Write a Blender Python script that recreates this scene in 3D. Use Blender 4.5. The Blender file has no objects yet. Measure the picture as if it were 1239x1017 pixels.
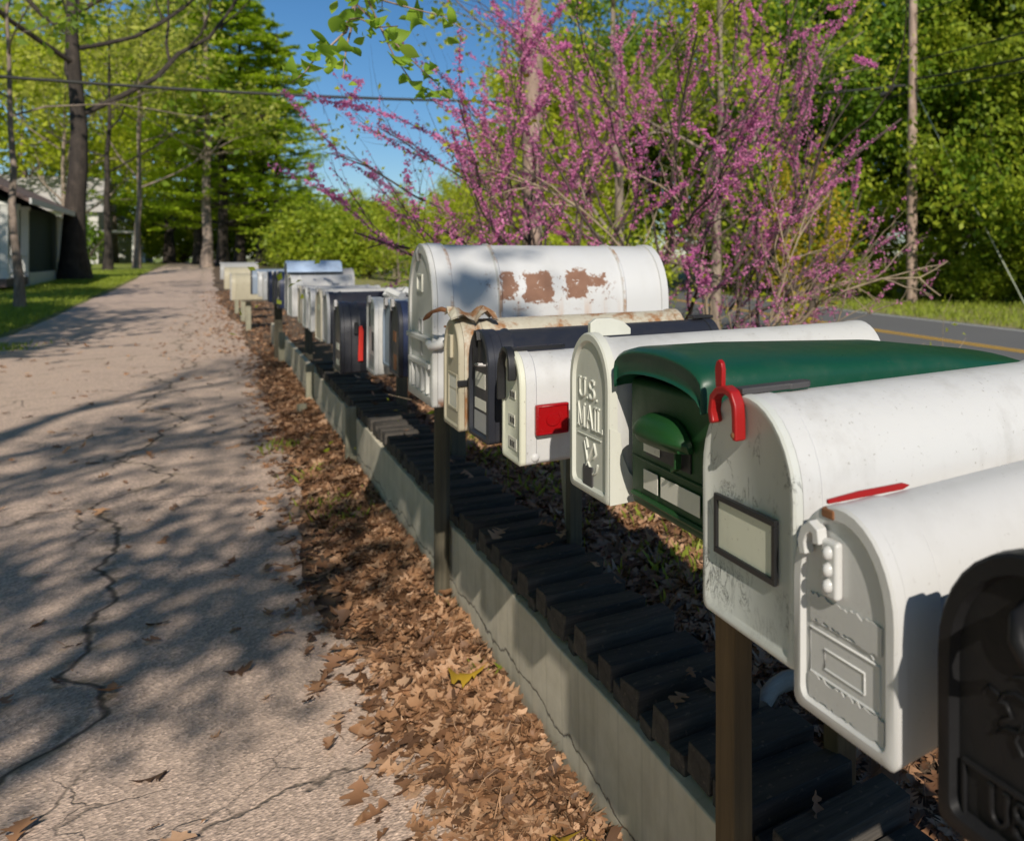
import bpy, math, random
import numpy as np
from math import sin, cos, pi, radians

sc = bpy.context.scene
COL = sc.collection
TAU = 2 * pi

# ------------------------------------------------------------------ helpers
def link(o):
    COL.objects.link(o)
    return o

def tag(o, label=None, cat=None, group=None, kind=None):
    if label: o['label'] = label
    if cat: o['category'] = cat
    if group: o['group'] = group
    if kind: o['kind'] = kind
    return o

def thing(name, label, cat, loc=(0, 0, 0), rz=0.0, group=None, rx=0.0, ry=0.0):
    o = bpy.data.objects.new(name, None)
    o.empty_display_size = 0.05
    link(o)
    o.location = loc
    o.rotation_euler = (rx, ry, rz)
    return tag(o, label, cat, group)

class MB:
    """collects polygons, links them as one mesh object"""
    def __init__(s):
        s.v, s.f = [], []
    def add(s, vs, fs):
        b = len(s.v)
        s.v.extend([tuple(p) for p in vs])
        s.f.extend([tuple(i + b for i in f) for f in fs])
        return s
    def box(s, x0, x1, y0, y1, z0, z1):
        vs = [(x, y, z) for x in (x0, x1) for y in (y0, y1) for z in (z0, z1)]
        s.add(vs, [(0, 1, 3, 2), (4, 6, 7, 5), (0, 4, 5, 1), (2, 3, 7, 6), (0, 2, 6, 4), (1, 5, 7, 3)])
        return s
    def tube(s, pts, r, k=8, cap=True, flat=None):
        P = [np.array(p, float) for p in pts]
        n = len(P)
        R = r if hasattr(r, '__len__') else [r] * n
        vs, fs = [], []
        ref = None
        for i in range(n):
            t = P[min(i + 1, n - 1)] - P[max(i - 1, 0)]
            t /= (np.linalg.norm(t) + 1e-9)
            if ref is None:
                ref = np.array((0, 0, 1.0)) if abs(t[2]) < .9 else np.array((1.0, 0, 0))
            a = np.cross(t, ref); a /= (np.linalg.norm(a) + 1e-9)
            b = np.cross(a, t); ref = b
            for j in range(k):
                q = TAU * j / k
                vs.append(P[i] + R[i] * (cos(q) * a + sin(q) * b))
        for i in range(n - 1):
            for j in range(k):
                j2 = (j + 1) % k
                fs.append((i * k + j, i * k + j2, (i + 1) * k + j2, (i + 1) * k + j))
        if cap:
            fs.append(tuple(range(k - 1, -1, -1)))
            fs.append(tuple((n - 1) * k + j for j in range(k)))
        return s.add(vs, fs)
    def loft(s, rings, cap0=True, cap1=True):
        """rings: list of equal-length point loops"""
        n = len(rings[0]); vs = [p for r in rings for p in r]; fs = []
        for i in range(len(rings) - 1):
            for j in range(n):
                j2 = (j + 1) % n
                fs.append((i * n + j, i * n + j2, (i + 1) * n + j2, (i + 1) * n + j))
        if cap0: fs.append(tuple(range(n - 1, -1, -1)))
        if cap1: fs.append(tuple((len(rings) - 1) * n + j for j in range(n)))
        return s.add(vs, fs)
    def prism(s, poly, axis, a, b):
        """extrude a closed 2-D outline along an axis ('x','y','z') from a to b"""
        def P(u, v, w):
            return {'x': (w, u, v), 'y': (u, w, v), 'z': (u, v, w)}[axis]
        return s.loft([[P(u, v, a) for u, v in poly], [P(u, v, b) for u, v in poly]])
    def build(s, name, mat, parent=None, bevel=0.0, smooth=35, seg=2):
        me = bpy.data.meshes.new(name)
        me.from_pydata(s.v, [], s.f)
        me.update()
        import bmesh
        bm = bmesh.new(); bm.from_mesh(me)
        bmesh.ops.recalc_face_normals(bm, faces=bm.faces)
        bm.to_mesh(me); bm.free()
        if smooth:
            me.shade_smooth(); me.set_sharp_from_angle(angle=radians(smooth))
        me.materials.append(mat)
        o = link(bpy.data.objects.new(name, me))
        if parent: o.parent = parent
        if bevel:
            m = o.modifiers.new('bevel', 'BEVEL'); m.width = bevel; m.segments = seg
            m.limit_method = 'ANGLE'; m.angle_limit = radians(40)
            m.harden_normals = True
        return o

def np_mesh(name, V, Fq, mat, parent=None, smooth=False):
    """big mesh from arrays; Fq is (M,k)"""
    me = bpy.data.meshes.new(name)
    V = np.asarray(V, np.float32); Fq = np.asarray(Fq, np.int32)
    k = Fq.shape[1]
    me.vertices.add(len(V)); me.vertices.foreach_set('co', V.ravel())
    me.loops.add(Fq.size); me.loops.foreach_set('vertex_index', Fq.ravel())
    me.polygons.add(len(Fq))
    me.polygons.foreach_set('loop_start', np.arange(0, Fq.size, k, dtype=np.int32))
    me.polygons.foreach_set('loop_total', np.full(len(Fq), k, np.int32))
    if smooth: me.polygons.foreach_set('use_smooth', np.ones(len(Fq), bool))
    me.update(calc_edges=True)
    me.materials.append(mat)
    o = link(bpy.data.objects.new(name, me))
    if parent: o.parent = parent
    return o

def copy_tree(o, parent=None):
    c = o.copy(); COL.objects.link(c)
    if parent: c.parent = parent
    for ch in list(o.children): copy_tree(ch, c)
    return c

# ------------------------------------------------------------------ materials
class NT:
    def __init__(s, name):
        s.m = bpy.data.materials.new(name); s.m.use_nodes = True
        s.t = s.m.node_tree; s.n = s.t.nodes; s.l = s.t.links
        s.p = s.n['Principled BSDF']; s.out = s.n['Material Output']
        s.tc = s.n.new('ShaderNodeTexCoord')
    def node(s, kind, **kw):
        nd = s.n.new(kind)
        for k, v in kw.items(): setattr(nd, k, v)
        return nd
    def link(s, a, b): s.l.new(a, b)
    def mapping(s, scale=(1, 1, 1), src='Object', rot=(0, 0, 0), loc=(0, 0, 0)):
        m = s.node('ShaderNodeMapping'); m.inputs['Scale'].default_value = scale
        m.inputs['Rotation'].default_value = rot; m.inputs['Location'].default_value = loc
        s.link(s.tc.outputs[src], m.inputs['Vector']); return m.outputs[0]
    def noise(s, scale, vec=None, detail=4, rough=.55, dist=0.0, out='Fac'):
        n = s.node('ShaderNodeTexNoise'); n.inputs['Scale'].default_value = scale
        n.inputs['Detail'].default_value = detail; n.inputs['Roughness'].default_value = rough
        n.inputs['Distortion'].default_value = dist
        s.link(vec if vec is not None else s.tc.outputs['Object'], n.inputs['Vector'])
        return n.outputs[out]
    def vor(s, scale, vec=None, feature='F1', out='Distance', rand=1.0):
        n = s.node('ShaderNodeTexVoronoi', feature=feature); n.inputs['Scale'].default_value = scale
        n.inputs['Randomness'].default_value = rand
        s.link(vec if vec is not None else s.tc.outputs['Object'], n.inputs['Vector'])
        return n.outputs[out]
    def ramp(s, fac, stops, interp='LINEAR'):
        r = s.node('ShaderNodeValToRGB'); r.color_ramp.interpolation = interp
        e = r.color_ramp.elements
        while len(e) < len(stops): e.new(.5)
        for i, (p, c) in enumerate(stops):
            e[i].position = p
            if not hasattr(c, '__len__'): c = (c, c, c)
            e[i].color = (*c, 1)
        s.link(fac, r.inputs[0]); return r.outputs[0]
    def mix(s, fac, a, b, mode='MIX'):
        m = s.node('ShaderNodeMix', data_type='RGBA', blend_type=mode)
        for sock, v in ((m.inputs[0], fac), (m.inputs[6], a), (m.inputs[7], b)):
            if hasattr(v, 'links'): s.link(v, sock)
            elif hasattr(v, '__len__'): sock.default_value = (*v, 1)
            else: sock.default_value = v
        return m.outputs[2]
    def math(s, op, a, b=0.0, clamp=False):
        m = s.node('ShaderNodeMath', operation=op); m.use_clamp = clamp
        for sock, v in ((m.inputs[0], a), (m.inputs[1], b)):
            if hasattr(v, 'links'): s.link(v, sock)
            else: sock.default_value = v
        return m.outputs[0]
    def sep(s, src='Object'):
        n = s.node('ShaderNodeSeparateXYZ'); s.link(s.tc.outputs[src], n.inputs[0]); return n.outputs
    def base(s, c):
        if hasattr(c, 'links'): s.link(c, s.p.inputs['Base Color'])
        else: s.p.inputs['Base Color'].default_value = (*c, 1)
    def rough(s, r):
        if hasattr(r, 'links'): s.link(r, s.p.inputs['Roughness'])
        else: s.p.inputs['Roughness'].default_value = r
    def bump(s, h, strength=.3, dist=.01):
        b = s.node('ShaderNodeBump'); b.inputs['Strength'].default_value = strength
        b.inputs['Distance'].default_value = dist
        s.link(h, b.inputs['Height']); s.link(b.outputs[0], s.p.inputs['Normal']); return b
    def window(s, v, lo, hi, soft):
        """1 inside lo..hi with soft edges"""
        a = s.math('DIVIDE', s.math('SUBTRACT', v, lo), soft, True)
        b = s.math('DIVIDE', s.math('SUBTRACT', hi, v), soft, True)
        return s.math('MULTIPLY', a, b)

def painted(name, col, rough=.42, dirt=.25, dcol=(.16, .13, .09), scale=9, spec=.4, bump=.04, speck=True):
    t = NT(name)
    n = t.noise(scale, detail=6, rough=.65)
    streak = t.noise(14, t.mapping((1.5, 1.5, .16)), detail=5)
    f = t.ramp(t.math('MULTIPLY', n, streak), [(.26, 0), (.52, 1)])
    c = t.mix(t.math('MULTIPLY', f, dirt), col, dcol)
    if speck:
        s = t.ramp(t.noise(150, detail=2), [(.68, 0), (.74, 1)])
        c = t.mix(t.math('MULTIPLY', s, dirt * 1.3), c, dcol)
    t.base(c); t.rough(t.ramp(n, [(.3, rough - .1), (.7, rough + .14)]))
    t.p.inputs['Specular IOR Level'].default_value = spec
    t.bump(t.math('ADD', t.math('MULTIPLY', t.noise(28, detail=3), .35), t.noise(5, detail=1)), bump * 1.6, .02)
    return t.m

def plain(name, col, rough=.5, var=.25, scale=20, metal=0.0):
    t = NT(name)
    n = t.noise(scale, detail=5)
    t.base(t.mix(n, tuple(x * (1 - var) for x in col), tuple(min(1, x * (1 + var)) for x in col)))
    t.rough(rough); t.p.inputs['Metallic'].default_value = metal
    t.bump(n, .08, .005)
    return t.m

def leafmat(name, dark, light, trans=.45, scale=.5, rough=.5, gloss=.3):
    t = NT(name)
    g = t.node('ShaderNodeNewGeometry')
    clump = t.noise(scale, detail=3)
    f = t.math('ADD', t.math('MULTIPLY', g.outputs['Random Per Island'], .6),
               t.math('MULTIPLY', t.ramp(clump, [(.35, 0), (.65, 1)]), .4))
    c = t.mix(f, dark, light)
    t.base(c); t.rough(rough); t.p.inputs['Specular IOR Level'].default_value = gloss
    tr = t.node('ShaderNodeBsdfTranslucent')
    t.link(t.mix(.55, c, tuple(min(1, x * 1.5) for x in light)), tr.inputs['Color'])
    mx = t.node('ShaderNodeMixShader'); mx.inputs[0].default_value = trans
    t.link(t.p.outputs[0], mx.inputs[1]); t.link(tr.outputs[0], mx.inputs[2])
    t.link(mx.outputs[0], t.out.inputs[0])
    return t.m

def barkmat(name, a, b, sc_=6, bump=.6):
    t = NT(name)
    v = t.mapping((1, 1, .22))
    n = t.noise(sc_, v, detail=8, rough=.7, dist=.4)
    lich = t.ramp(t.noise(2.2, detail=4), [(.5, 0), (.7, .5)])
    c = t.mix(t.ramp(n, [(.32, 0), (.68, 1)]), a, b)
    c = t.mix(lich, c, tuple(min(1, x * 1.5) for x in b))
    t.base(c); t.rough(.9)
    t.bump(n, bump, .03)
    return t.m

def woodmat(name, a, b, scale=18, axis='z', rough=.8):
    t = NT(name)
    s = {'z': (1, 1, .05), 'y': (1, .05, 1), 'x': (.05, 1, 1)}[axis]
    n = t.noise(scale * 2, t.mapping(s), detail=6, rough=.7, dist=.5)
    big = t.noise(3, detail=3)
    c = t.mix(t.ramp(n, [(.3, 0), (.7, 1)]), a, b)
    c = t.mix(t.ramp(big, [(.35, .0), (.7, .5)]), c, tuple(x * .55 for x in a))
    t.base(c); t.rough(rough); t.bump(n, .35, .004)
    return t.m

M = {}
M['white'] = painted('white_paint', (.55, .55, .54), .36, .34, bump=.10)
M['white_clean'] = painted('white_plastic', (.55, .548, .535), .34, .16)
M['cream'] = painted('cream_plastic', (.55, .555, .49), .5, .18)
M['grey_white'] = painted('weathered_white_paint', (.52, .52, .50), .5, .35)
M['beige'] = painted('beige_paint', (.52, .47, .37), .5, .35)
M['tan'] = painted('tan_paint', (.42, .38, .28), .5, .5)
M['grey'] = painted('grey_paint', (.34, .34, .34), .5, .4)
M['bluegrey'] = painted('blue_grey_paint', (.22, .27, .34), .45, .3)
M['navy'] = painted('navy_paint', (.022, .032, .075), .38, .2, (.1, .1, .1))
M['black'] = painted('black_cast_paint', (.013, .013, .014), .46, .15, (.035, .033, .031), spec=.15, bump=.15)
M['blackm'] = painted('black_metal_paint', (.022, .024, .032), .4, .3, (.09, .08, .07))
M['green'] = painted('dark_green_plastic', (.006, .058, .030), .36, .18, (.10, .11, .07), spec=.45)
M['greenbody'] = painted('green_body_plastic', (.010, .055, .012), .5, .15, (.06, .07, .04))
M['red'] = painted('red_plastic', (.30, .010, .010), .35, .25, (.07, .02, .02))
M['brightred'] = plain('bright_red_flag', (.62, .03, .02), .4)
M['lens'] = painted('red_reflector', (.30, .004, .006), .18, .2, (.06, .01, .01), scale=40)
M['blackp'] = plain('black_plastic', (.012, .012, .013), .45)
M['darkstrip'] = plain('dark_grey_strip', (.05, .048, .05), .6, .4)
M['sticker'] = painted('paper_sticker', (.66, .64, .56), .6, .25)
M['tape'] = painted('clear_packing_tape', (.50, .50, .485), .22, .1)
M['ivory'] = painted('ivory_card', (.62, .62, .50), .45, .3)
M['steel'] = plain('dull_steel', (.30, .29, .28), .4, .3, 40, .8)
M['rust'] = plain('rusty_steel', (.20, .085, .035), .85, .7, 60)
M['bluetarp'] = painted('pale_blue_sheet', (.42, .54, .72), .5, .3)
M['post'] = woodmat('brown_treated_wood', (.085, .052, .020), (.17, .105, .045))
M['postdark'] = woodmat('dark_weathered_wood', (.05, .045, .03), (.13, .11, .07))
M['stake'] = woodmat('weathered_stake_wood', (.20, .19, .13), (.36, .34, .25))
M['board'] = woodmat('grey_board_wood', (.07, .06, .045), (.15, .13, .10), axis='y')
t = NT('black_timber_block')
n = t.noise(30, t.mapping((.08, 1, 1)), detail=7, rough=.75, dist=.5); g = t.noise(70, detail=4)
oi = t.node('ShaderNodeObjectInfo')
c = t.mix(t.ramp(n, [(.35, 0), (.7, 1)]), (.022, .019, .016), (.11, .095, .078))
c = t.mix(t.math('MULTIPLY', oi.outputs['Random'], .5), c, (.016, .014, .012))
c = t.mix(t.ramp(g, [(.62, 0), (.70, .6)]), c, (.17, .13, .09))
t.base(c); t.rough(.85); t.bump(n, .5, .006)
M['block'] = t.m
M['deadwood'] = woodmat('pale_dead_wood', (.25, .22, .17), (.46, .42, .34), axis='x')

# white paint with flaking down to a brown primer (the big parcel box)
t = NT('flaking_white_paint')
o = t.sep()
nz = t.noise(34, detail=8, rough=.72, dist=.9)
wob = t.math('MULTIPLY', t.math('SUBTRACT', t.noise(24, detail=7, rough=.7), .5), .085)
xx = t.math('ADD', o[0], wob); zz = t.math('ADD', o[2], wob)
m1 = t.math('MULTIPLY', t.window(xx, .265, .362, .006), t.window(zz, .322, .432, .008))
m2 = t.math('MULTIPLY', t.window(xx, .196, .243, .006), t.window(zz, .335, .436, .008))
m3 = t.math('MULTIPLY', t.window(xx, .412, .49, .006), t.window(zz, .336, .438, .008))
m4 = t.math('MULTIPLY', t.window(xx, .48, .56, .006), t.window(zz, .380, .425, .008))
mm = t.math('MAXIMUM', t.math('MAXIMUM', m1, m2), t.math('MAXIMUM', m3, m4))
flake = t.math('MULTIPLY', mm, t.ramp(nz, [(.385, 0), (.40, 1)]))
spots = t.math('MULTIPLY', t.math('MULTIPLY', t.window(o[0], .12, .60, .05), t.window(o[2], .29, .44, .03)),
               t.ramp(t.noise(42, detail=6, rough=.75), [(.575, 0), (.60, 1)]))
flake = t.math('MAXIMUM', flake, spots)
streak = t.math('MULTIPLY', t.math('MULTIPLY', t.window(o[0], .18, .62, .05), t.window(o[2], .02, .36, .12)),
                t.ramp(t.noise(26, t.mapping((1.6, 1, .10)), detail=5), [(.50, 0), (.70, .85)]))
edge = t.math('MULTIPLY', t.window(o[2], -.02, .035, .02), t.ramp(t.noise(18, detail=6), [(.48, 0), (.58, .9)]))
base = t.mix(t.math('MULTIPLY', t.ramp(t.noise(6, t.mapping((1.4, 1, .3)), detail=6), [(.42, 0), (.75, 1)]), .22), (.555, .56, .56), (.34, .31, .25))
c = t.mix(streak, base, (.46, .24, .09))
c = t.mix(edge, c, (.20, .09, .04))
halo = t.math('MULTIPLY', mm, t.ramp(nz, [(.355, 0), (.37, .8)]))
seam = t.math('MAXIMUM', t.window(o[0], .183, .198, .004), t.math('MAXIMUM', t.window(o[0], .612, .628, .004), t.window(o[0], .035, .052, .004)))
seam = t.math('MULTIPLY', seam, t.ramp(t.noise(13, detail=7, rough=.7), [(.47, 0), (.58, .9)]))
c = t.mix(t.math('MAXIMUM', halo, seam), c, (.34, .22, .14))
c = t.mix(flake, c, t.mix(t.noise(30), (.17, .085, .055), (.26, .14, .09)))
t.base(c); t.rough(t.mix(flake, (.42,) * 3, (.85,) * 3))
t.bump(t.math('SUBTRACT', t.math('MULTIPLY', t.noise(5, detail=2), .5), flake), .25, .004)
M['flaking'] = t.m

# tan paint rusting along the edge
t = NT('rusting_tan_paint')
n1 = t.noise(16, t.mapping((1, 1, .25)), detail=7, rough=.7)
n2 = t.noise(70, detail=4)
f = t.ramp(n1, [(.47, 0), (.60, 1)])
t.base(t.mix(f, t.mix(n2, (.40, .36, .26), (.56, .52, .42)), t.mix(n2, (.20, .08, .03), (.36, .19, .08))))
t.rough(t.mix(f, (.45,) * 3, (.9,) * 3)); t.bump(n1, .2, .004)
M['rusting'] = t.m

# scuffed white door: pen-like scratches low down
t = NT('scuffed_white_paint')
o = t.sep()
v = t.mapping((1, 1, .45), rot=(.5, 0, 0))
sn = t.noise(26, v, detail=7, rough=.72, dist=2.4)
scr = t.ramp(sn, [(.480, 0), (.492, 1), (.508, 1), (.520, 0)])
patch = t.ramp(t.noise(11, detail=3), [(.42, 0), (.54, 1)])
low = t.window(o[2], .006, .10, .03)
hi = t.math('MULTIPLY', t.window(o[2], .12, .30, .05), t.ramp(t.noise(19, detail=2), [(.54, 0), (.60, .8)]))
msk = t.math('MULTIPLY', scr, t.math('MAXIMUM', t.math('MULTIPLY', low, patch), hi))
dirt = t.math('MULTIPLY', t.ramp(t.noise(11, t.mapping((1, 1, .3)), detail=6), [(.42, 0), (.8, .35)]), 1)
t.base(t.mix(msk, t.mix(dirt, (.55, .565, .53), (.34, .33, .27)), (.02, .02, .02)))
t.rough(.4)
M['scuffed'] = t.m

# concrete wall with vertical board marks and one long crack
t = NT('board_marked_concrete')
o = t.sep()
n = t.noise(7, detail=8, rough=.65)
fine = t.noise(90, detail=4)
wv = t.node('ShaderNodeTexWave', wave_type='BANDS', bands_direction='Y'); wv.inputs['Scale'].default_value = 2.1
wv.inputs['Distortion'].default_value = .7; wv.inputs['Detail'].default_value = 2
t.link(t.tc.outputs['Object'], wv.inputs[0])
lines = t.ramp(wv.outputs['Fac'], [(.0, 1), (.035, 0)])
ck = t.math('ADD', t.math('ADD', o[2], -.115), t.math('MULTIPLY', t.math('SUBTRACT', t.noise(2.6, detail=6, rough=.6), .5), .22))
crack = t.math('MULTIPLY', t.ramp(t.math('ABSOLUTE', ck), [(.0, .9), (.0022, .9), (.005, 0)]), 1)
c = t.mix(t.ramp(n, [(.3, 0), (.7, 1)]), (.50, .45, .34), (.66, .60, .475))
c = t.mix(t.math('MULTIPLY', lines, .16), c, (.20, .18, .13))
lowg = t.window(o[2], -.1, .09, .08)
c = t.mix(t.math('MULTIPLY', lowg, t.ramp(n, [(.35, 0), (.65, .55)])), c, (.17, .19, .12))
c = t.mix(t.ramp(t.noise(9, t.mapping((1, 1, .12)), detail=5), [(.52, 0), (.75, .35)]), c, (.19, .16, .10))
c = t.mix(crack, c, (.03, .025, .02))
t.base(c); t.rough(.92)
hh = t.math('SUBTRACT', t.math('ADD', t.math('MULTIPLY', fine, .3), t.math('MULTIPLY', n, .6)), t.math('ADD', crack, t.math('MULTIPLY', lines, .12)))
t.bump(hh, .35, .006)
M['concrete'] = t.m

# cracked lane asphalt, pale aggregate
t = NT('lane_asphalt')
ag = t.vor(95, feature='F1'); ag2 = t.noise(160, detail=3)
big = t.noise(.8, detail=5)
c = t.mix(t.ramp(t.vor(95, out='Color', feature='F1'), [(.1, 0), (.9, 1)]), (.27, .20, .16), (.86, .64, .50))
c = t.mix(t.math('MULTIPLY', t.ramp(ag2, [(.4, 0), (.62, 1)]), .5), c, (.38, .295, .235))
c = t.mix(t.ramp(big, [(.35, .0), (.7, .45)]), c, (.62, .47, .36))
wv = t.noise(2.2, detail=5, out='Color')
vv = t.node('ShaderNodeVectorMath', operation='MULTIPLY_ADD'); t.link(wv, vv.inputs[0])
vv.inputs[1].default_value = (.55, .55, 0); t.link(t.mapping((1, .62, 1)), vv.inputs[2])
e1 = t.vor(.85, vv.outputs[0], 'DISTANCE_TO_EDGE')
vv2 = t.node('ShaderNodeVectorMath', operation='MULTIPLY_ADD'); t.link(t.noise(5, detail=5, out='Color'), vv2.inputs[0])
vv2.inputs[1].default_value = (.22, .22, 0); t.link(t.tc.outputs['Object'], vv2.inputs[2])
e2 = t.vor(2.6, vv2.outputs[0], 'DISTANCE_TO_EDGE')
gate = t.ramp(t.noise(.55, detail=2), [(.50, 0), (.58, 1)])
gate2 = t.ramp(t.noise(1.1, t.mapping(loc=(7, 3, 0)), detail=2), [(.50, 0), (.58, 1)])
k1 = t.math('MULTIPLY', t.ramp(e1, [(.0, .9), (.003, .8), (.010, 0)]), gate)
k2 = t.math('MULTIPLY', t.ramp(e2, [(.0, .8), (.004, .6), (.013, 0)]), t.math('MULTIPLY', gate2, gate))
# the long wandering crack near the middle of the lane
o = t.sep()
wa = t.math('MULTIPLY', t.math('SUBTRACT', t.noise(.55, t.mapping((.22, 1, 0)), detail=5, rough=.52), .5), 1.6)
cx = t.math('ABSOLUTE', t.math('ADD', t.math('ADD', o[0], .42), wa))
k3 = t.ramp(cx, [(0, 1), (.006, .9), (.016, 0)])
kk = t.math('MAXIMUM', t.math('MAXIMUM', k1, k2), k3)
stain = t.ramp(t.noise(1.7, t.mapping(loc=(3, 9, 0)), detail=7, rough=.7), [(.54, 0), (.70, .5)])
c = t.mix(stain, c, (.17, .14, .115))
mos = t.math('MULTIPLY', t.ramp(cx, [(0, 1), (.12, 0)]), t.ramp(t.noise(9, detail=4), [(.5, 0), (.6, .6)]))
c = t.mix(mos, c, (.12, .095, .045))
c = t.mix(t.math('MULTIPLY', kk, .85), c, (.035, .029, .02))
t.base(c); t.rough(.93)
t.bump(t.math('SUBTRACT', t.math('MULTIPLY', ag, 1.2), t.math('MULTIPLY', kk, 2.0)), .55, .006)
M['lane'] = t.m

t = NT('road_asphalt')
n = t.noise(120, detail=3); b = t.noise(.5, detail=4)
t.base(t.mix(n, t.mix(b, (.085, .085, .088), (.12, .12, .122)), (.17, .168, .165))); t.rough(.9); t.bump(n, .2, .005)
M['road'] = t.m
def roadpaint(name, col):
    t = NT(name)
    n = t.noise(22, detail=6, rough=.7)
    t.base(t.mix(t.ramp(n, [(.56, 0), (.68, .7)]), col, (.13, .13, .12))); t.rough(.75)
    return t.m
M['yellow'] = roadpaint('yellow_road_paint', (.68, .38, .02))
M['whiteline'] = roadpaint('white_road_paint', (.62, .62, .58))

# ground: lawn left, leaf mould by the wall, thin grass to the right
t = NT('ground_earth')
o = t.sep()
n = t.noise(1.1, detail=6); nf = t.noise(26, detail=6, rough=.7); nm = t.noise(5, detail=5)
xw = t.math('ADD', o[0], t.math('MULTIPLY', t.math('SUBTRACT', nm, .5), .8))
earth = t.mix(nf, (.055, .036, .022), (.20, .13, .08))
grass = t.mix(nf, (.10, .14, .018), (.32, .37, .05))
dry = t.mix(nf, (.22, .20, .075), (.42, .36, .17))
lawn = t.mix(t.ramp(n, [(.5, 0), (.68, .7)]), grass, t.mix(nf, (.16, .17, .04), (.30, .28, .09)))
verge = t.mix(t.ramp(t.noise(.7, detail=5), [(.38, 0), (.6, 1)]), t.mix(nf, (.14, .17, .03), (.30, .32, .08)), dry)
c = t.mix(t.ramp(t.math('ADD', t.math('MULTIPLY', xw, .25), 1.30), [(.4, 0), (.6, 1)]), lawn, earth)
rt = t.math('DIVIDE', t.math('SUBTRACT', xw, 2.2), 2.5, True)
c = t.mix(t.math('MULTIPLY', rt, t.ramp(nm, [(.3, .5), (.5, 1)])), c, verge)
t.base(c); t.rough(.95); t.bump(nf, .6, .03)
M['ground'] = t.m

def deadleaf(name):
    t = NT(name)
    g = t.node('ShaderNodeNewGeometry')
    c = t.ramp(g.outputs['Random Per Island'], [(0, (.06, .030, .018)), (.30, (.22, .105, .050)), (.6, (.44, .235, .12)),
                                                (.86, (.60, .38, .235)), (1, (.26, .14, .075))])
    c = t.mix(t.math('MULTIPLY', t.noise(45, detail=4), .55), c, (.13, .075, .04))
    t.base(c); t.rough(.6); t.p.inputs['Specular IOR Level'].default_value = .35
    t.bump(t.noise(130, detail=2), .15, .002)
    return t.m
M['litter'] = deadleaf('fallen_oak_leaf')
M['yellowleaf'] = leafmat('fallen_yellow_leaf', (.34, .22, .02), (.55, .36, .04), .2)
M['grassblade'] = leafmat('grass_blade', (.15, .21, .02), (.42, .48, .07), .4, 1.2)
M['bark'] = barkmat('oak_bark', (.035, .027, .020), (.12, .092, .068))
M['palebark'] = barkmat('pale_bark', (.12, .092, .072), (.33, .26, .21), 9)
M['darkbark'] = barkmat('dark_bark', (.018, .014, .011), (.06, .046, .036))
M['twigbark'] = barkmat('shaded_redbud_bark', (.032, .021, .018), (.10, .075, .06), 14, .3)  # dark brown of redbud stems in shade, put into the bark colour
M['tanbark'] = barkmat('sunlit_redbud_dead_stem_bark', (.20, .15, .10), (.38, .30, .20), 14, .3)  # pale tan paints redbud branches as sunlit; dead stems share it
M['polewood'] = barkmat('utility_pole_wood', (.20, .135, .10), (.42, .31, .25), 9, .3)
M['oakleaf'] = leafmat('young_oak_leaves', (.06, .13, .014), (.36, .48, .04), .45, .6)
M['pineleaf'] = leafmat('pine_needles', (.12, .24, .012), (.54, .66, .04), .5, .35)
M['springleaf'] = leafmat('yellow_green_leaves', (.24, .32, .015), (.58, .62, .05), .5, .4)
M['paleleaf'] = leafmat('pale_spring_leaves', (.27, .31, .04), (.58, .59, .11), .5, .4)
M['woodleaf'] = leafmat('deep_green_leaves', (.03, .09, .008), (.30, .44, .035), .4, .45)
M['bushleaf'] = leafmat('bright_bush_leaves', (.09, .18, .012), (.46, .52, .045), .45, .8)
M['tulipleaf'] = leafmat('fresh_green_leaves', (.17, .34, .025), (.46, .62, .08), .55, 2.0, .5)
M['blossom'] = leafmat('pink_blossom', (.50, .09, .30), (.85, .34, .58), .4, 1.6, .6)
M['goldleaf'] = leafmat('golden_new_leaves', (.34, .27, .015), (.60, .48, .04), .5, .8)
M['wire'] = plain('black_cable', (.02, .022, .02), .6)
M['guy'] = plain('pale_steel_strand', (.42, .46, .36), .5, .2, 30)
M['siding'] = plain('dark_green_siding', (.008, .028, .022), .85, .3, 6)
M['trimwhite'] = painted('white_trim', (.62, .62, .58), .6, .2, scale=2)
M['housewhite'] = painted('pale_house_siding', (.60, .58, .55), .7, .15, scale=1.5)
M['shingle'] = plain('brown_shingle', (.15, .105, .09), .9, .5, 5)
M['palerf'] = plain('pale_grey_shingle', (.42, .40, .40), .8, .25, 4)
t = NT('dark_window_glass'); t.base((.02, .025, .03)); t.rough(.08); M['glass'] = t.m

# ------------------------------------------------------------------ terrain
def sstep(a, b, x):
    u = np.clip((x - a) / (b - a), 0, 1); return u * u * (3 - 2 * u)
def terrain(x, y):
    x = np.asarray(x, float); y = np.asarray(y, float)
    rise = .012 * np.clip(y - 30, 0, 70) - .006 * np.clip(y - 100, 0, 200)
    rise = rise * (1 - sstep(6, 13, x))
    bank = np.where(x > .89, .285, 0.0) * (1 - sstep(14, 19, y)) * (1 - sstep(2.4, 5.5, x))
    low = -.35 * sstep(2.4, 7.0, x)
    lawn = .06 * sstep(-3.3, -4.6, x)
    far = .012 * np.clip(x - 22, 0, 60)
    return rise + bank + low + lawn + far
def tz(x, y): return float(terrain(x, y))

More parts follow.
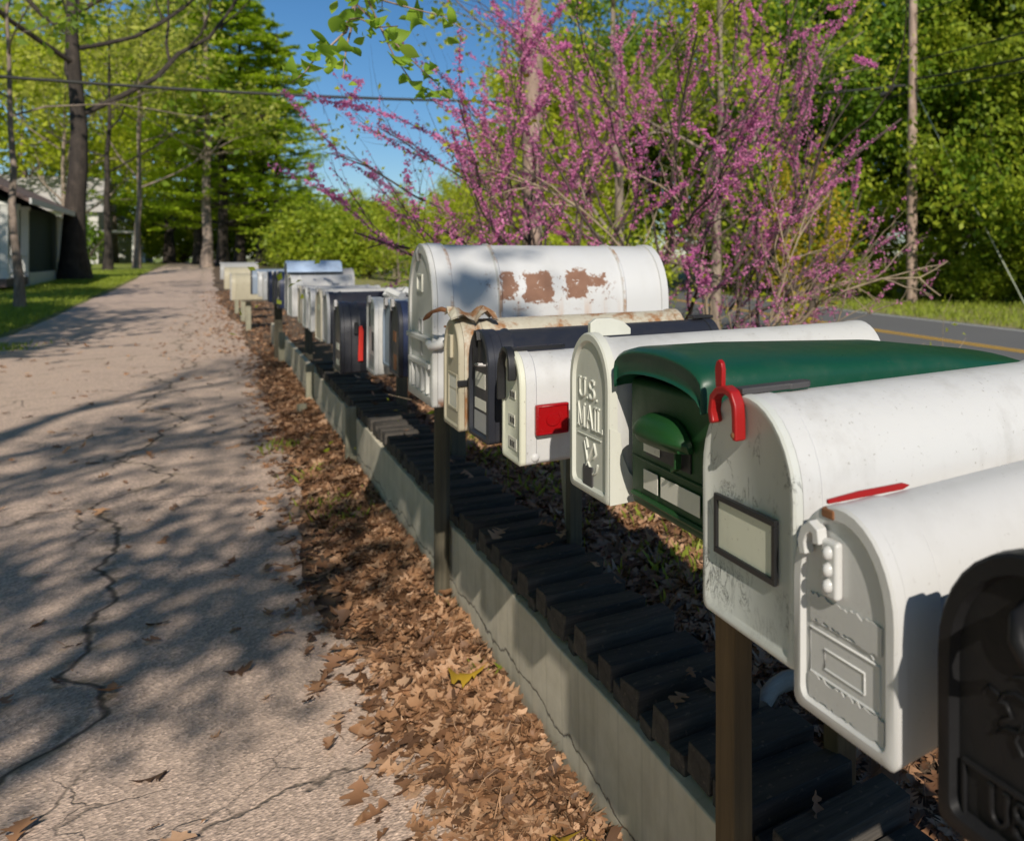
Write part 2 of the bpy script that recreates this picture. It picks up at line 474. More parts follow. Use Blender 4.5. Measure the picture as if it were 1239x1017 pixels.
rng = np.random.default_rng(11)
xs = np.unique(np.concatenate([np.linspace(-400, -40, 10), np.linspace(-40, -6, 18), np.linspace(-6, .2, 32),
                               np.linspace(.2, .84, 14), [.888, .892], np.linspace(.90, 3, 44), np.linspace(3, 8, 26),
                               np.linspace(8, 40, 40), np.linspace(40, 500, 14)]))
ys = np.unique(np.concatenate([np.linspace(-80, -4, 16), np.linspace(-4, 14, 190), np.linspace(14, 40, 60),
                               np.linspace(40, 110, 40), np.linspace(110, 700, 16)]))
X, Y = np.meshgrid(xs, ys, indexing='ij')
Z = terrain(X, Y) + rng.normal(0, .006, X.shape) * ((X > .87) | (X < -3.4))
V = np.stack([X, Y, Z], -1).reshape(-1, 3)
ny = len(ys); idx = np.arange(len(xs) * ny).reshape(len(xs), ny)
Fq = np.stack([idx[:-1, :-1], idx[1:, :-1], idx[1:, 1:], idx[:-1, 1:]], -1).reshape(-1, 4)
tag(np_mesh('ground', V, Fq, M['ground'], smooth=True), kind='structure')

def strip(name, yv, xl, xr, nx, mat, dz, wob=0.0):
    r = np.random.default_rng(5)
    U = np.linspace(0, 1, nx)
    wl = np.convolve(r.normal(0, 1, len(yv) + 8), np.ones(9) / 4.5, 'valid')[:len(yv)] * wob
    wr = np.convolve(r.normal(0, 1, len(yv) + 8), np.ones(9) / 4.5, 'valid')[:len(yv)] * wob
    L = xl + wl; R = xr + wr
    Xs = L[:, None] * (1 - U) + R[:, None] * U
    Ys = np.repeat(yv[:, None], nx, 1)
    Zs = terrain(Xs, Ys) + dz
    V = np.stack([Xs, Ys, Zs], -1).reshape(-1, 3)
    i = np.arange(len(yv) * nx).reshape(len(yv), nx)
    F = np.stack([i[:-1, :-1], i[:-1, 1:], i[1:, 1:], i[1:, :-1]], -1).reshape(-1, 4)
    return np_mesh(name, V, F, mat, smooth=True)
yv = np.concatenate([np.linspace(-20, 0, 30)[:-1], np.linspace(0, 25, 160)[:-1], np.linspace(25, 118, 90)])
lane_l = -3.15 - .35 * sstep(14, 2, yv)
lane_r = .50 + .12 * np.sin(yv * .9) * .5 - .35 * sstep(20, 40, yv)
tag(strip('lane', yv, lane_l, lane_r, 26, M['lane'], .008, .06), kind='structure')

def road_c(y): return 12.6 + .12 * (y - 10.5) + .0009 * (y - 10.5) ** 2
yr = np.linspace(-60, 120, 200)
tag(strip('road', yr, road_c(yr) - 3.4, road_c(yr) + 3.4, 16, M['road'], .03), kind='structure')
tag(strip('road_marking_yellow', yr, road_c(yr) - .16, road_c(yr) - .05, 2, M['yellow'], .036), kind='structure')
tag(strip('road_marking_yellow', yr, road_c(yr) + .05, road_c(yr) + .16, 2, M['yellow'], .036), kind='structure')
tag(strip('road_marking_white', yr, road_c(yr) + 3.0, road_c(yr) + 3.12, 2, M['whiteline'], .036), kind='structure')
tag(strip('road_marking_white', yr, road_c(yr) - 3.12, road_c(yr) - 3.0, 2, M['whiteline'], .036), kind='structure')

# ------------------------------------------------------------------ leaf litter
def rot_from(rng, n, tilt):
    a = rng.uniform(0, TAU, n); tx = rng.normal(0, tilt, n); ty = rng.normal(0, tilt, n)
    ca, sa = np.cos(a), np.sin(a)
    Rz = np.zeros((n, 3, 3)); Rz[:, 0, 0] = ca; Rz[:, 0, 1] = -sa; Rz[:, 1, 0] = sa; Rz[:, 1, 1] = ca; Rz[:, 2, 2] = 1
    Rx = np.zeros((n, 3, 3)); c, s = np.cos(tx), np.sin(tx); Rx[:, 0, 0] = 1; Rx[:, 1, 1] = c; Rx[:, 1, 2] = -s; Rx[:, 2, 1] = s; Rx[:, 2, 2] = c
    Ry = np.zeros((n, 3, 3)); c, s = np.cos(ty), np.sin(ty); Ry[:, 1, 1] = 1; Ry[:, 0, 0] = c; Ry[:, 0, 2] = s; Ry[:, 2, 0] = -s; Ry[:, 2, 2] = c
    return Rz @ Rx @ Ry

def oak_leaves(rng, P, size, tilt=.35, curl=.5, plain_=False):
    n = len(P)
    w = np.array([.012, .03, .10, .19, .17, .08, .11, .28, .29, .12, .13, .30, .27, .14, .02])
    if plain_: w = np.array([.01, .17, .28, .33, .33, .28, .20, .10, .005])
    NS = len(w); st = np.linspace(0, 1, NS)
    T = np.zeros((NS, 3, 3))
    for i in range(NS):
        T[i, 0] = (st[i] - .5, 0, 0)
        sh = 0 if plain_ else (.035 if w[i] > .16 else -.01)
        T[i, 1] = (st[i] - .5 + sh, w[i], 0); T[i, 2] = (st[i] - .5 + sh, -w[i], 0)
    T = T.reshape(-1, 3)
    V = np.repeat(T[None], n, 0)
    asp = rng.uniform(.75, 1.15, n)[:, None]
    jit = np.repeat(np.exp(rng.normal(0, .30, (n, NS)))[:, :, None], 3, 2) * np.exp(rng.normal(0, .12, (n, NS, 3)))
    if plain_: jit = np.ones((n, NS, 3))
    V[:, :, 1] *= asp * jit.reshape(n, -1)
    k1 = rng.normal(.2, .9, n)[:, None] * curl; k2 = rng.normal(.1, .9, n)[:, None] * curl; k3 = rng.normal(0, .5, n)[:, None] * curl
    V[:, :, 2] = k1 * np.abs(V[:, :, 1]) * 1.1 + k2 * V[:, :, 0] ** 2 * 1.6 + k3 * V[:, :, 0] * V[:, :, 1] * 2
    V *= size[:, None, None]
    V = np.einsum('nij,nkj->nki', rot_from(rng, n, tilt), V) + P[:, None, :]
    f = []
    for i in range(NS - 1):
        a, b = i * 3, (i + 1) * 3
        f += [(a, b, b + 1, a + 1), (a + 2, b + 2, b, a)]
    F = (np.array(f)[None] + (np.arange(n) * NS * 3)[:, None, None]).reshape(-1, 4)
    return V.reshape(-1, 3), F

def leaf_quads(rng, C, size, flat=0.0, asp=.5):
    n = len(C)
    N = rng.normal(0, 1, (n, 3)); N[:, 2] = N[:, 2] * (1 - flat) + flat * 2.2 * np.sign(rng.uniform(-.2, 1, n))
    N /= np.linalg.norm(N, axis=1)[:, None]
    A = np.cross(N, rng.normal(0, 1, (n, 3))); A /= (np.linalg.norm(A, axis=1)[:, None] + 1e-9); B = np.cross(N, A)
    h = size[:, None] * .5; w = h * asp
    fold = N * h * rng.uniform(.0, .45, n)[:, None]
    V = np.stack([C - A * h, C + B * w + A * h * .1 + fold, C + A * h, C - B * w + A * h * .1 + fold], 1)
    return V.reshape(-1, 3), np.arange(n * 4).reshape(n, 4)

def scatter_litter():
    r = np.random.default_rng(3)
    pts = []
    # strip between lane and wall, thick
    n = 13000
    y = .6 + 16 * r.beta(1.0, 2.0, n); x = .85 - np.abs(r.normal(0, .19, n)) - .02
    k = (x > -.2); pts.append(np.stack([x[k], y[k]], -1))
    # drift tight against the wall
    y = .6 + 15 * r.beta(1, 2, 4000); pts.append(np.stack([r.uniform(.58, .84, 4000), y], -1))
    # behind the blocks
    n = 13000; y = .3 + 10.5 * r.beta(1.05, 1.9, n); x = 1.12 + np.abs(r.normal(0, .9, n)); pts.append(np.stack([x, y], -1))
    # stray leaves on the lane
    n = 420; pts.append(np.stack([r.uniform(-3, .4, n), .8 + 22 * r.beta(1, 1.6, n)], -1))
    # leaf bank by the far boxes
    n = 3500; pts.append(np.stack([r.normal(.75, .45, n), r.uniform(16, 42, n)], -1))
    # leaves caught on the blocks
    n = 34; pb = np.stack([r.uniform(.90, 1.18, n), r.uniform(.5, 9, n)], -1)
    P = np.concatenate(pts)
    z = terrain(P[:, 0], P[:, 1])
    clump = .5 + .5 * np.sin(P[:, 1] * 2.1 + np.sin(P[:, 0] * 5) * 1.5)
    heap = np.where((P[:, 0] > .45) & (P[:, 0] < .87) & (P[:, 1] < 16), .028 * sstep(.45, .8, P[:, 0]) * (0.6 + .8 * clump), .0)
    z = z + heap * r.uniform(.3, 1.25, len(P)) + r.uniform(.008, .03, len(P))
    P3 = np.concatenate([np.column_stack([P, z]), np.column_stack([pb, np.full(len(pb), .468)])])
    size = r.uniform(.035, .105, len(P3)) * np.where(P3[:, 1] < 2.7, .82, 1)
    V, F = oak_leaves(r, P3, size, .30, .38)
    # crushed bits and pine straw between the leaves
    k = r.integers(0, len(P3) - 40, 16000); Cq = P3[k] + np.column_stack([r.normal(0, .04, (16000, 2)), r.uniform(.0, .012, 16000)])
    Cq[:, 0] = np.where((P3[k][:, 0] < .86) & (Cq[:, 0] > .84), .82, Cq[:, 0])
    V2, F2 = leaf_quads(r, Cq[:10000], r.uniform(.01, .03, 10000), .8, .7)
    V3, F3 = leaf_quads(r, Cq[10000:], r.uniform(.05, .13, 6000), .9, .03)
    F = np.concatenate([F, F2 + len(V), F3 + len(V) + len(V2)]); V = np.concatenate([V, V2, V3])
    tag(np_mesh('fallen_leaves', V, F, M['litter'], smooth=True),
        'dry brown oak leaves drifted along the concrete wall and behind the mailboxes', 'fallen leaves', kind='stuff')
scatter_litter()

r = np.random.default_rng(8)
for i, (x, y, s, lab) in enumerate([(.71, 3.14, .135, 'large yellow fallen leaf lying against the wall near the lit post foot'),
                                    (.70, 2.10, .105, 'yellow curled leaf in the lower corner of the leaf drift'),
                                    (.77, 2.02, .095, 'small yellow green leaf touching the wall base')]):
    V, F = oak_leaves(r, np.array([[0, 0, .0]]), np.array([s]), .45, .7)
    ob = np_mesh('fallen_leaf', V, F, M['yellowleaf'], smooth=True)
    ob.location = (x, y, .095); tag(ob, lab, 'leaf')

def blades(rng, P, h, w):
    n = len(P); a = rng.uniform(0, TAU, n); l = rng.normal(0, .35, (n, 2)) * h[:, None]
    d = np.stack([np.cos(a), np.sin(a), np.zeros(n)], -1) * w[:, None]
    V = np.zeros((n, 4, 3)); V[:, 0] = P - d; V[:, 1] = P + d
    top = P + np.column_stack([l, h]); mid = (P + top) / 2 + np.column_stack([-l * .15, h * .08])
    V[:, 2] = mid + d * .7; V[:, 3] = top
    return V.reshape(-1, 3), (np.array([[0, 1, 2, 3]])[None] + (np.arange(n) * 4)[:, None, None]).reshape(-1, 4)
def scatter_grass():
    r = np.random.default_rng(21); pts, hs = [], []
    n = 26000; y = 22 + 55 * r.beta(1, 1.5, n); x = -3.3 - np.abs(r.normal(0, 2.2, n)); pts.append((x, y)); hs.append(r.uniform(.05, .13, n))
    n = 16000; x = r.uniform(16, 26, n); y = r.uniform(9, 40, n); k = x > road_c(y) + 3.6; pts.append((x[k], y[k])); hs.append(r.uniform(.08, .24, k.sum()))
    n = 12000; x = r.uniform(3, 11, n); y = r.uniform(4, 26, n); k = x < road_c(y) - 3.6; pts.append((x[k], y[k])); hs.append(r.uniform(.06, .2, k.sum()))
    # tufts in the leaf strip and in the lit gap behind the blocks
    for cx, cy, s, m in [(.60, 6.1, .10, 120), (.66, 5.7, .08, 90), (.62, 7.0, .10, 90), (.45, 8.2, .1, 70), (1.75, 2.6, .16, 420), (1.95, 3.0, .25, 700), (1.7, 2.25, .12, 160), (2.2, 3.4, .35, 700), (1.6, 3.1, .15, 200),
                         (2.1, 2.3, .15, 120), (2.3, 2.8, .25, 200), (1.45, 4.6, .12, 140), (1.55, 5.4, .2, 260), (1.4, 6.2, .2, 220), (1.8, 4.0, .2, 120), (.83, 3.95, .05, 60), (.80, 3.25, .04, 30),
                         (-2.9, 20.5, .25, 200), (-2.7, 19.7, .2, 120)]:
        pts.append((r.normal(cx, s, m), r.normal(cy, s, m))); hs.append(r.uniform(.03, .085, m))
    x = np.concatenate([p[0] for p in pts]); y = np.concatenate([p[1] for p in pts]); h = np.concatenate(hs)
    P = np.column_stack([x, y, terrain(x, y)])
    V, F = blades(r, P, h, h * .06 + .002 + np.where(y > 9, .006, 0))
    tag(np_mesh('grass', V, F, M['grassblade']), 'short green grass on the verges and in the leaf litter', 'grass', kind='stuff')
scatter_grass()

# ------------------------------------------------------------------ retaining wall, blocks, posts
w = MB()
YW = np.concatenate([np.linspace(-.6, 18.2, 95)])
rw = np.random.default_rng(2)
rings = []
for y in YW:
    j = rw.normal(0, .0018, 4)
    zt = .370 + rw.normal(0, .003)
    rings.append([(.853 + j[0], y, -.12), (.850 + j[1], y, zt), (.895, y, zt + rw.normal(0, .002)), (.898, y, -.12)])
w.loft(rings)
wall = w.build('retaining_wall', M['concrete'], bevel=.006, smooth=30)
tag(wall, 'low cracked concrete retaining wall running along the lane under the mailboxes', 'wall')

rb = np.random.default_rng(4)
protos = []
y = .30; bi = 0
BL = 'black weathered timber block, one of the blocks laid side by side along the wall top'
while y < 10.2:
    wd = float(rb.uniform(.088, .108)) if bi % 2 == 0 else float(rb.uniform(.062, .078))
    if bi < 6:
        b = MB()
        h0 = [.0, .012, -.006, .008, .003, -.01][bi]
        b.box(0, .275, -.5 * .084, .5 * .084, .0, .082 + h0)
        for k, p in enumerate(b.v):
            b.v[k] = (p[0] + rb.normal(0, .004), p[1] + rb.normal(0, .002), p[2] + (rb.normal(0, .004) if p[2] > 0 else 0) + (.0 if p[0] < .1 else -.012))
        ob = b.build('edging_block', M['block'], bevel=.0035, smooth=20, seg=1)
        protos.append(ob)
    else:
        ob = protos[bi % 6].copy(); COL.objects.link(ob)
    hi = (bi % 2 == 0)
    ob.location = (.858 + float(rb.uniform(0, .008)) + (0 if hi else .006), y + wd / 2, .373 + (.006 if hi else -.036) + float(rb.normal(0, .004)))
    ob.rotation_euler = (float(rb.normal(0, .02)), float(rb.normal(0, .015)), float(rb.normal(0, .025)))
    ob.scale = (float(rb.uniform(.94, 1.06)), wd / .084, 1)
    tag(ob, BL, 'timber block', 'black timber blocks along the wall top')
    y += wd + (.012 if bi % 2 else .005); bi += 1

def post(name, label, x, y, z0, z1, sx, sy, mat, cat='post', group=None, lean=(0, 0), rz=0.0, hexa=False, extra=None):
    t = MB()
    if hexa:
        poly = [(cos(a) * sx / 2 * 1.12, sin(a) * sy / 2 * 1.12) for a in np.arange(8) * TAU / 8 + TAU / 16]
    else:
        poly = [(-sx / 2, -sy / 2), (sx / 2, -sy / 2), (sx / 2, sy / 2), (-sx / 2, sy / 2)]
    rr = random.Random(label)
    rings = []
    for k in range(7):
        u = k / 6; z = (z1 - z0) * u
        rings.append([(px + lean[0] * u + rr.uniform(-.0012, .0012), py + lean[1] * u + rr.uniform(-.0012, .0012), z) for px, py in poly])
    t.loft(rings)
    o = t.build(name, mat, bevel=.004, smooth=30)
    o.location = (x, y, z0); o.rotation_euler = (0, 0, rz)
    return tag(o, label, cat, group)
post('mailbox_post', 'brown square wooden post standing at the wall top below the white scuffed mailbox', .808, 1.405, -.05, 1.06, .053, .053, M['post'], rz=.25)
post('mailbox_post', 'dark wooden post in the shade below the white taped mailbox', 1.145, 1.50, .22, 1.02, .06, .05, M['post'], rz=.1)
post('mailbox_post', 'tall dark post in front of the wall with a sunlit foot', .812, 4.03, -.05, 1.02, .060, .056, M['postdark'], hexa=True)
post('mailbox_post', 'slim dark post among the blocks below the white side-reflector mailbox', 1.16, 3.32, .2, 1.04, .05, .05, M['postdark'])
post('mailbox_post', 'pale split stake leaning beside the slim dark post', 1.20, 3.42, .2, .93, .030, .045, M['stake'], lean=(-.05, .03))
post('mailbox_post', 'dark post behind the blocks under the navy mailbox', 1.13, 5.2, .2, 1.02, .08, .07, M['postdark'])
post('mailbox_post', 'post in deep shade under the black flagged mailbox', 1.15, 7.1, .2, 1.0, .07, .07, M['postdark'])
post('mailbox_post', 'post below the farther row of white mailboxes', .98, 9.4, .0, 1.0, .08, .08, M['postdark'])
post('mailbox_post', 'post under the navy mailboxes where the wall ends', .95, 12.2, .0, 1.0, .08, .08, M['postdark'])
post('mailbox_post', 'thick dark post under the far dark mailboxes', .80, 15.2, .0, .98, .10, .10, M['postdark'])
post('wall_stake', 'short olive stake braced against the wall, nearest of the three', .818, 7.14, -.03, .46, .07, .06, M['stake'], 'stake')
post('wall_stake', 'short weathered stake against the wall, second of three along it', .818, 10.35, -.03, .44, .075, .06, M['stake'], 'stake')
post('wall_stake', 'short stake at the far end of the wall by the far mailboxes', .818, 14.7, -.03, .46, .08, .06, M['stake'], 'stake')
post('wall_stake', 'small pale stub of wood at the foot of the second wall stake', .70, 9.7, -.03, .13, .07, .05, M['stake'], 'stake', rz=.3)

def rail(label, x, y0, y1, z):
    t = MB(); t.box(-.045, .045, 0, y1 - y0, -.045, .0)
    o = t.build('support_rail', M['board'], bevel=.004)
    o.location = (x, y0, z); tag(o, label, 'rail')
rail('weathered front rail under the near mailboxes', .93, .2, 4.6, 1.045)
rail('weathered rear rail under the near mailboxes', 1.08, .2, 4.6, 1.04)
rail('weathered front rail under the middle mailboxes', .93, 4.62, 8.2, 1.03)
rail('weathered rear rail under the middle mailboxes', 1.08, 4.62, 8.2, 1.025)
rail('weathered rail under the far mailboxes', .93, 8.22, 15.6, 1.0)

# ------------------------------------------------------------------ mailboxes
def prof(W, H, inset=0.0, n=18, k=1.0, rb_=.012):
    """arch outline, (y,z): flat bottom with small rounded corners and a round top"""
    R = W / 2 - inset; zs = H - (W / 2) * k
    ha = (W / 2) * k - inset
    pts = []
    for a in np.linspace(0, pi, n): pts.append((R * cos(a), zs + ha * sin(a)))
    b = inset
    for a in np.linspace(pi, 1.5 * pi, 4): pts.append((-R + rb_ + rb_ * cos(a), b + rb_ + rb_ * sin(a)))
    for a in np.linspace(1.5 * pi, TAU, 4): pts.append((R - rb_ + rb_ * cos(a), b + rb_ + rb_ * sin(a)))
    return pts
def ring_at(x, p): return [(x, a, b) for a, b in p]

def shell(W, H, L, mat, parent, k=1.0, collar=.004, cl=.03, rear=True, beads=()):
    t = MB(); P0 = prof(W, H, .0, k=k); P1 = prof(W + collar * 2, H + collar, -.0, k=k)
    P1 = [(a, b - (0 if b > .02 else .0)) for a, b in P1]
    rings = [ring_at(.0, P1), ring_at(cl, P1), ring_at(cl + .003, P0)]
    for bx in beads:
        rings += [ring_at(bx - .008, P0), ring_at(bx - .003, P1), ring_at(bx + .003, P1), ring_at(bx + .008, P0)]
    if rear: rings += [ring_at(L - .028, P0), ring_at(L - .025, P1), ring_at(L, P1), ring_at(L, prof(W, H, .012, k=k)), ring_at(L - .01, prof(W, H, .018, k=k))]
    else: rings += [ring_at(L, P0)]
    t.loft(rings)
    return t.build('body', mat, parent, smooth=40)

def door(W, H, mat, parent, k=1.0, rim=.012, depth=.016, recess=.006, name='door'):
    t = MB(); A = prof(W + .004, H + .002, .0, k=k); B = prof(W + .004, H + .002, .003, k=k); Cc = prof(W, H, rim, k=k); D = prof(W, H, rim + .004, k=k)
    t.loft([ring_at(-.001, A), ring_at(-depth + .003, A), ring_at(-depth, B), ring_at(-depth, Cc), ring_at(-depth + recess, D)], cap0=True, cap1=True)
    return t.build(name, mat, parent, smooth=40)

def plate(name, mat, parent, y0, y1, z0, z1, x, th=.003, bevel=.0012, rot=None):
    t = MB(); t.box(x - th, x, min(y0, y1), max(y0, y1), z0, z1)
    return t.build(name, mat, parent, bevel=bevel)

def frame_plate(name, mat, parent, y0, y1, z0, z1, x, b, th=.004):
    t = MB()
    y0, y1 = min(y0, y1), max(y0, y1)
    t.box(x - th, x, y0, y1, z0, z0 + b); t.box(x - th, x, y0, y1, z1 - b, z1)
    t.box(x - th, x, y0, y0 + b, z0 + b, z1 - b); t.box(x - th, x, y1 - b, y1, z0 + b, z1 - b)
    return t.build(name, mat, parent, bevel=.0008)

def strap(name, mat, parent, pts, half, th, plane='x', x0=-.02, bevel=.0015):
    """a flat bar bent along pts in the face plane (y,z), width 2*half in x"""
    t = MB(); n = len(pts); rings = []
    for i in range(n):
        a = np.array(pts[max(i - 1, 0)]); b = np.array(pts[min(i + 1, n - 1)])
        d = (b - a) / (np.linalg.norm(b - a) + 1e-9); nn = np.array((-d[1], d[0])) * th / 2
        p = np.array(pts[i])
        rings.append([(x0 - half, *(p + nn)), (x0 - half, *(p - nn)), (x0 + half, *(p - nn)), (x0 + half, *(p + nn))])
    t.loft(rings)
    return t.build(name, mat, parent, bevel=bevel, smooth=45)

def arc(cx, cz, rx, rz, a0, a1, n=12):
    return [(cx + rx * cos(a), cz + rz * sin(a)) for a in np.linspace(radians(a0), radians(a1), n)]

GLYPH = {
    'U': [[(0, 1), (0, .32)] + arc(.3, .32, .3, .32, 180, 360, 9) + [(.6, 1)], [(-.10, 1), (.12, 1)], [(.48, 1), (.70, 1)]],
    'S': [arc(.28, .74, .26, .24, 40, 270, 9) + arc(.28, .26, .27, .25, 80, -145, 10), [(.50, .98), (.49, .76)], [(.02, .02), (.03, .24)]],
    'M': [[(.06, 0), (.06, 1), (.40, .12), (.74, 1), (.74, 0)], [(-.06, 0), (.18, 0)], [(.62, 0), (.86, 0)], [(-.05, 1), (.08, 1)], [(.72, 1), (.85, 1)]],
    'A': [[(0, 0), (.34, 1), (.68, 0)], [(.13, .36), (.55, .36)], [(-.10, 0), (.10, 0)], [(.58, 0), (.78, 0)]],
    'I': [[(.1, 0), (.1, 1)], [(-.04, 0), (.24, 0)], [(-.04, 1), (.24, 1)]],
    'L': [[(.06, 1), (.06, 0), (.55, 0), (.55, .18)], [(-.06, 1), (.20, 1)]],
    '.': [[(0, .02), (.06, .02)]],
    'T': [[(.3, 0), (.3, 1)], [(0, .82), (0, 1), (.6, 1), (.6, .82)], [(.18, 0), (.42, 0)]],
}
ADV = {'U': .86, 'S': .76, 'M': 1.06, 'A': .88, 'I': .38, 'L': .80, '.': .28, ' ': .45, 'T': .8}
def lettering(word, mat, parent, y_left, z0, h, width, x, r=.0028):
    adv = sum(ADV[c] for c in word); sx = width / adv
    t = MB(); u = 0.08
    for ch in word:
        for pl in GLYPH.get(ch, []):
            t.tube([(x, y_left - (u + a) * sx, z0 + b * h) for a, b in pl], r, 6)
        u += ADV[ch]
    return t.build('lettering', mat, parent, smooth=60)

def flag_side(parent, W, x0, z, length, mat, arm, horizontal=True, tabw=.05):
    """flag on the camera-facing (-Y) side"""
    ys = -W / 2 - .006
    t = MB()
    if horizontal:
        t.box(x0, x0 + length, ys - .003, ys, z - .010, z + .010)
    else:
        t.box(x0 - .009, x0 + .009, ys - .003, ys, z, z + length)
    return t.build('flag', mat, parent, bevel=.001)

def board(parent, W, L, zb, zr=1.045):
    t = MB(); h = max(.012, zb - zr)
    t.box(.18, L - .08, -W / 2 + .02, W / 2 - .02, -h + .001, -.0005)
    return t.build('mounting_board', M['board'], parent)

def mailbox(label, Xf, Yc, Zb, rz=0.0, rx=0.0):
    return thing('mailbox', label, 'mailbox', (Xf + .013, Yc, Zb), rz, 'mailboxes along the lane', rx)

def rivets(parent, pts, mat, r=.004):
    t = MB()
    for (x, y, z, ax) in pts:
        n = 10
        if ax == 'x': rings = [[(x - dx, y + rr * cos(a), z + rr * sin(a)) for a in np.arange(n) * TAU / n] for dx, rr in ((0, r), (r * .3, r * .8), (r * .45, r * .3))]
        else: rings = [[(x + rr * cos(a), y - dx, z + rr * sin(a)) for a in np.arange(n) * TAU / n] for dx, rr in ((0, r), (r * .3, r * .8), (r * .45, r * .3))]
        t.loft(rings)
    return t.build('rivet', mat, parent, smooth=60)

# 1. black cast box at the picture's edge
W, H, L = .228, .275, .50
m = mailbox('black mailbox with raised US MAIL letters and a horse emblem on its door', .552, .437, 1.058)
shell(W, H, L, M['black'], m, cl=.02, collar=.006, beads=(.06,)); board(m, W, L, 1.058)
d = door(W + .012, H + .008, M['black'], m, rim=.016, depth=.022, recess=.010)
xf = -.0125
frame_plate('trim', M['black'], m, -.094, .094, .014, .070, xf + .0015, .004, .005)
lettering('US MAIL', M['black'], m, .062 - .001, .030, .032, .165, xf - .0005, .0030)
t = MB()                                  # raised running horse and rider, outline only
HX = [(.052, .005), (.046, .014), (.034, .019), (.018, .017), (.006, .020), (-.008, .022), (-.020, .030), (-.030, .041), (-.037, .046), (-.047, .040), (-.056, .033), (-.052, .027), (-.042, .030), (-.034, .024), (-.030, .010),
      (-.040, .002), (-.054, .000), (-.058, -.010), (-.050, -.008), (-.034, -.006), (-.018, -.001), (.004, -.003), (.018, -.001), (.030, -.012), (.044, -.014), (.056, -.024), (.050, -.010), (.038, -.002), (.044, .006)]
RD = [(.004, .020), (.008, .034), (.004, .046), (-.006, .050), (-.010, .044), (-.004, .036), (-.014, .032), (-.022, .036)]
HD = arc(-.010, .057, .006, .007, 0, 330, 9)
for pl, rr in ((HX + HX[:1], .0024), (RD, .0026), (HD, .0022), ([(.052, .010), (.064, .014), (.070, .006)], .002), ([(.012, .030), (.024, .036), (.036, .032)], .002), ([(.026, -.004), (.034, -.020), (.026, -.030)], .002), ([(-.028, -.004), (-.022, -.018), (-.032, -.026)], .002)):
    t.tube([(xf, -.005 + a * 1.05, .135 + b * 1.05) for a, b in pl], rr, 6)
t.build('emblem', M['black'], m, smooth=60)
t = MB()                                  # round boss and curled pull
t.loft([[(-.012 - dx, r_ * cos(a), .222 + r_ * sin(a)) for a in np.arange(20) * TAU / 20] for dx, r_ in ((0, .030), (.006, .029), (.010, .024), (.011, .004))])
lt = t.build('latch', M['black'], m, smooth=50)
t = MB(); t.tube([(-.022, .010, .240), (-.040, .004, .238), (-.050, -.004, .226), (-.046, -.010, .210), (-.030, -.012, .200)], [.007, .009, .009, .008, .005], 8)
t.build('handle', M['black'], lt, smooth=60)
flag = MB(); flag.box(.20, .24, -W / 2 - .008, -W / 2 - .001, .06, .24); flag.build('flag', M['red'], m, bevel=.002)

# 2. white plastic box with tape and a red flag lying on top
W, H, L = .178, .252, .47
m = mailbox('white plastic mailbox with clear tape and a thin red flag along its roof', .552, .716, 1.062, .012)
shell(W, H, L, M['white_clean'], m, k=1.12, cl=.05, collar=.003); board(m, W, L, 1.062)
door(W + .004, H + .002, M['white_clean'], m, k=1.12, rim=.014, depth=.018, recess=.006)
xf = -.012
t = MB()                                  # embossed panels
def rect_loop(t, y0, y1, z0, z1, x, r):
    t.tube([(x, y0, z0), (x, y1, z0), (x, y1, z1), (x, y0, z1), (x, y0, z0)], r, 6)
rect_loop(t, -.062, .064, .048, .100, xf, .0016)
rect_loop(t, -.036, .036, .060, .083, xf, .0014)
t.tube([(xf, .064, .110), (xf, -.045, .110), (xf, -.052, .104)], .0014, 6)
t.build('trim', M['white_clean'], m, smooth=60)
rr = random.Random(5)
for (y0, y1, z0, z1) in ((-.066, .062, .112, .142), (-.070, .066, .018, .046)):   # torn tape strips
    t = MB(); n = 24
    top = [(y0 + (y1 - y0) * i / n, z1 + rr.uniform(-.003, .003)) for i in range(n + 1)]
    bot = [(y1 - (y1 - y0) * i / n, z0 + rr.uniform(-.003, .003)) for i in range(n + 1)]
    t.prism(top + bot, 'x', xf - .0022, xf - .0008)
    t.build('tape', M['tape'], m)
strap('latch', M['white_clean'], m, [(.058, .190), (.062, .205), (.056, .219), (.044, .226), (.034, .222), (.032, .208)], .007, .013, x0=-.022, bevel=.003)
t = MB(); t.box(-.024, -.012, .000, .030, .150, .216)
br = t.build('latch_plate', M['white_clean'], m, bevel=.005, seg=3)
t = MB()
for z in (.166, .184, .203):
    t.loft([[(-.024 - dx, .014 + r_ * cos(a), z + 1.1 * r_ * sin(a)) for a in np.arange(12) * TAU / 12] for dx, r_ in ((0, .0075), (.005, .006), (.007, .002))])
t.build('knob', M['white_clean'], br, smooth=60)
t = MB(); t.box(-.020, .006, .010, .034, .238, .250); t.build('hinge', M['rust'], m, bevel=.003)
t = MB(); t.prism([(-.016, .0), (.10, .0), (.112, .004), (.10, .008), (.03, .008), (-.016, .005)], 'y', .012, .017)
f = t.build('flag', M['red'], m, bevel=.001); f.location = (0, .012, H + .001); f.rotation_euler = (0, .04, 0)

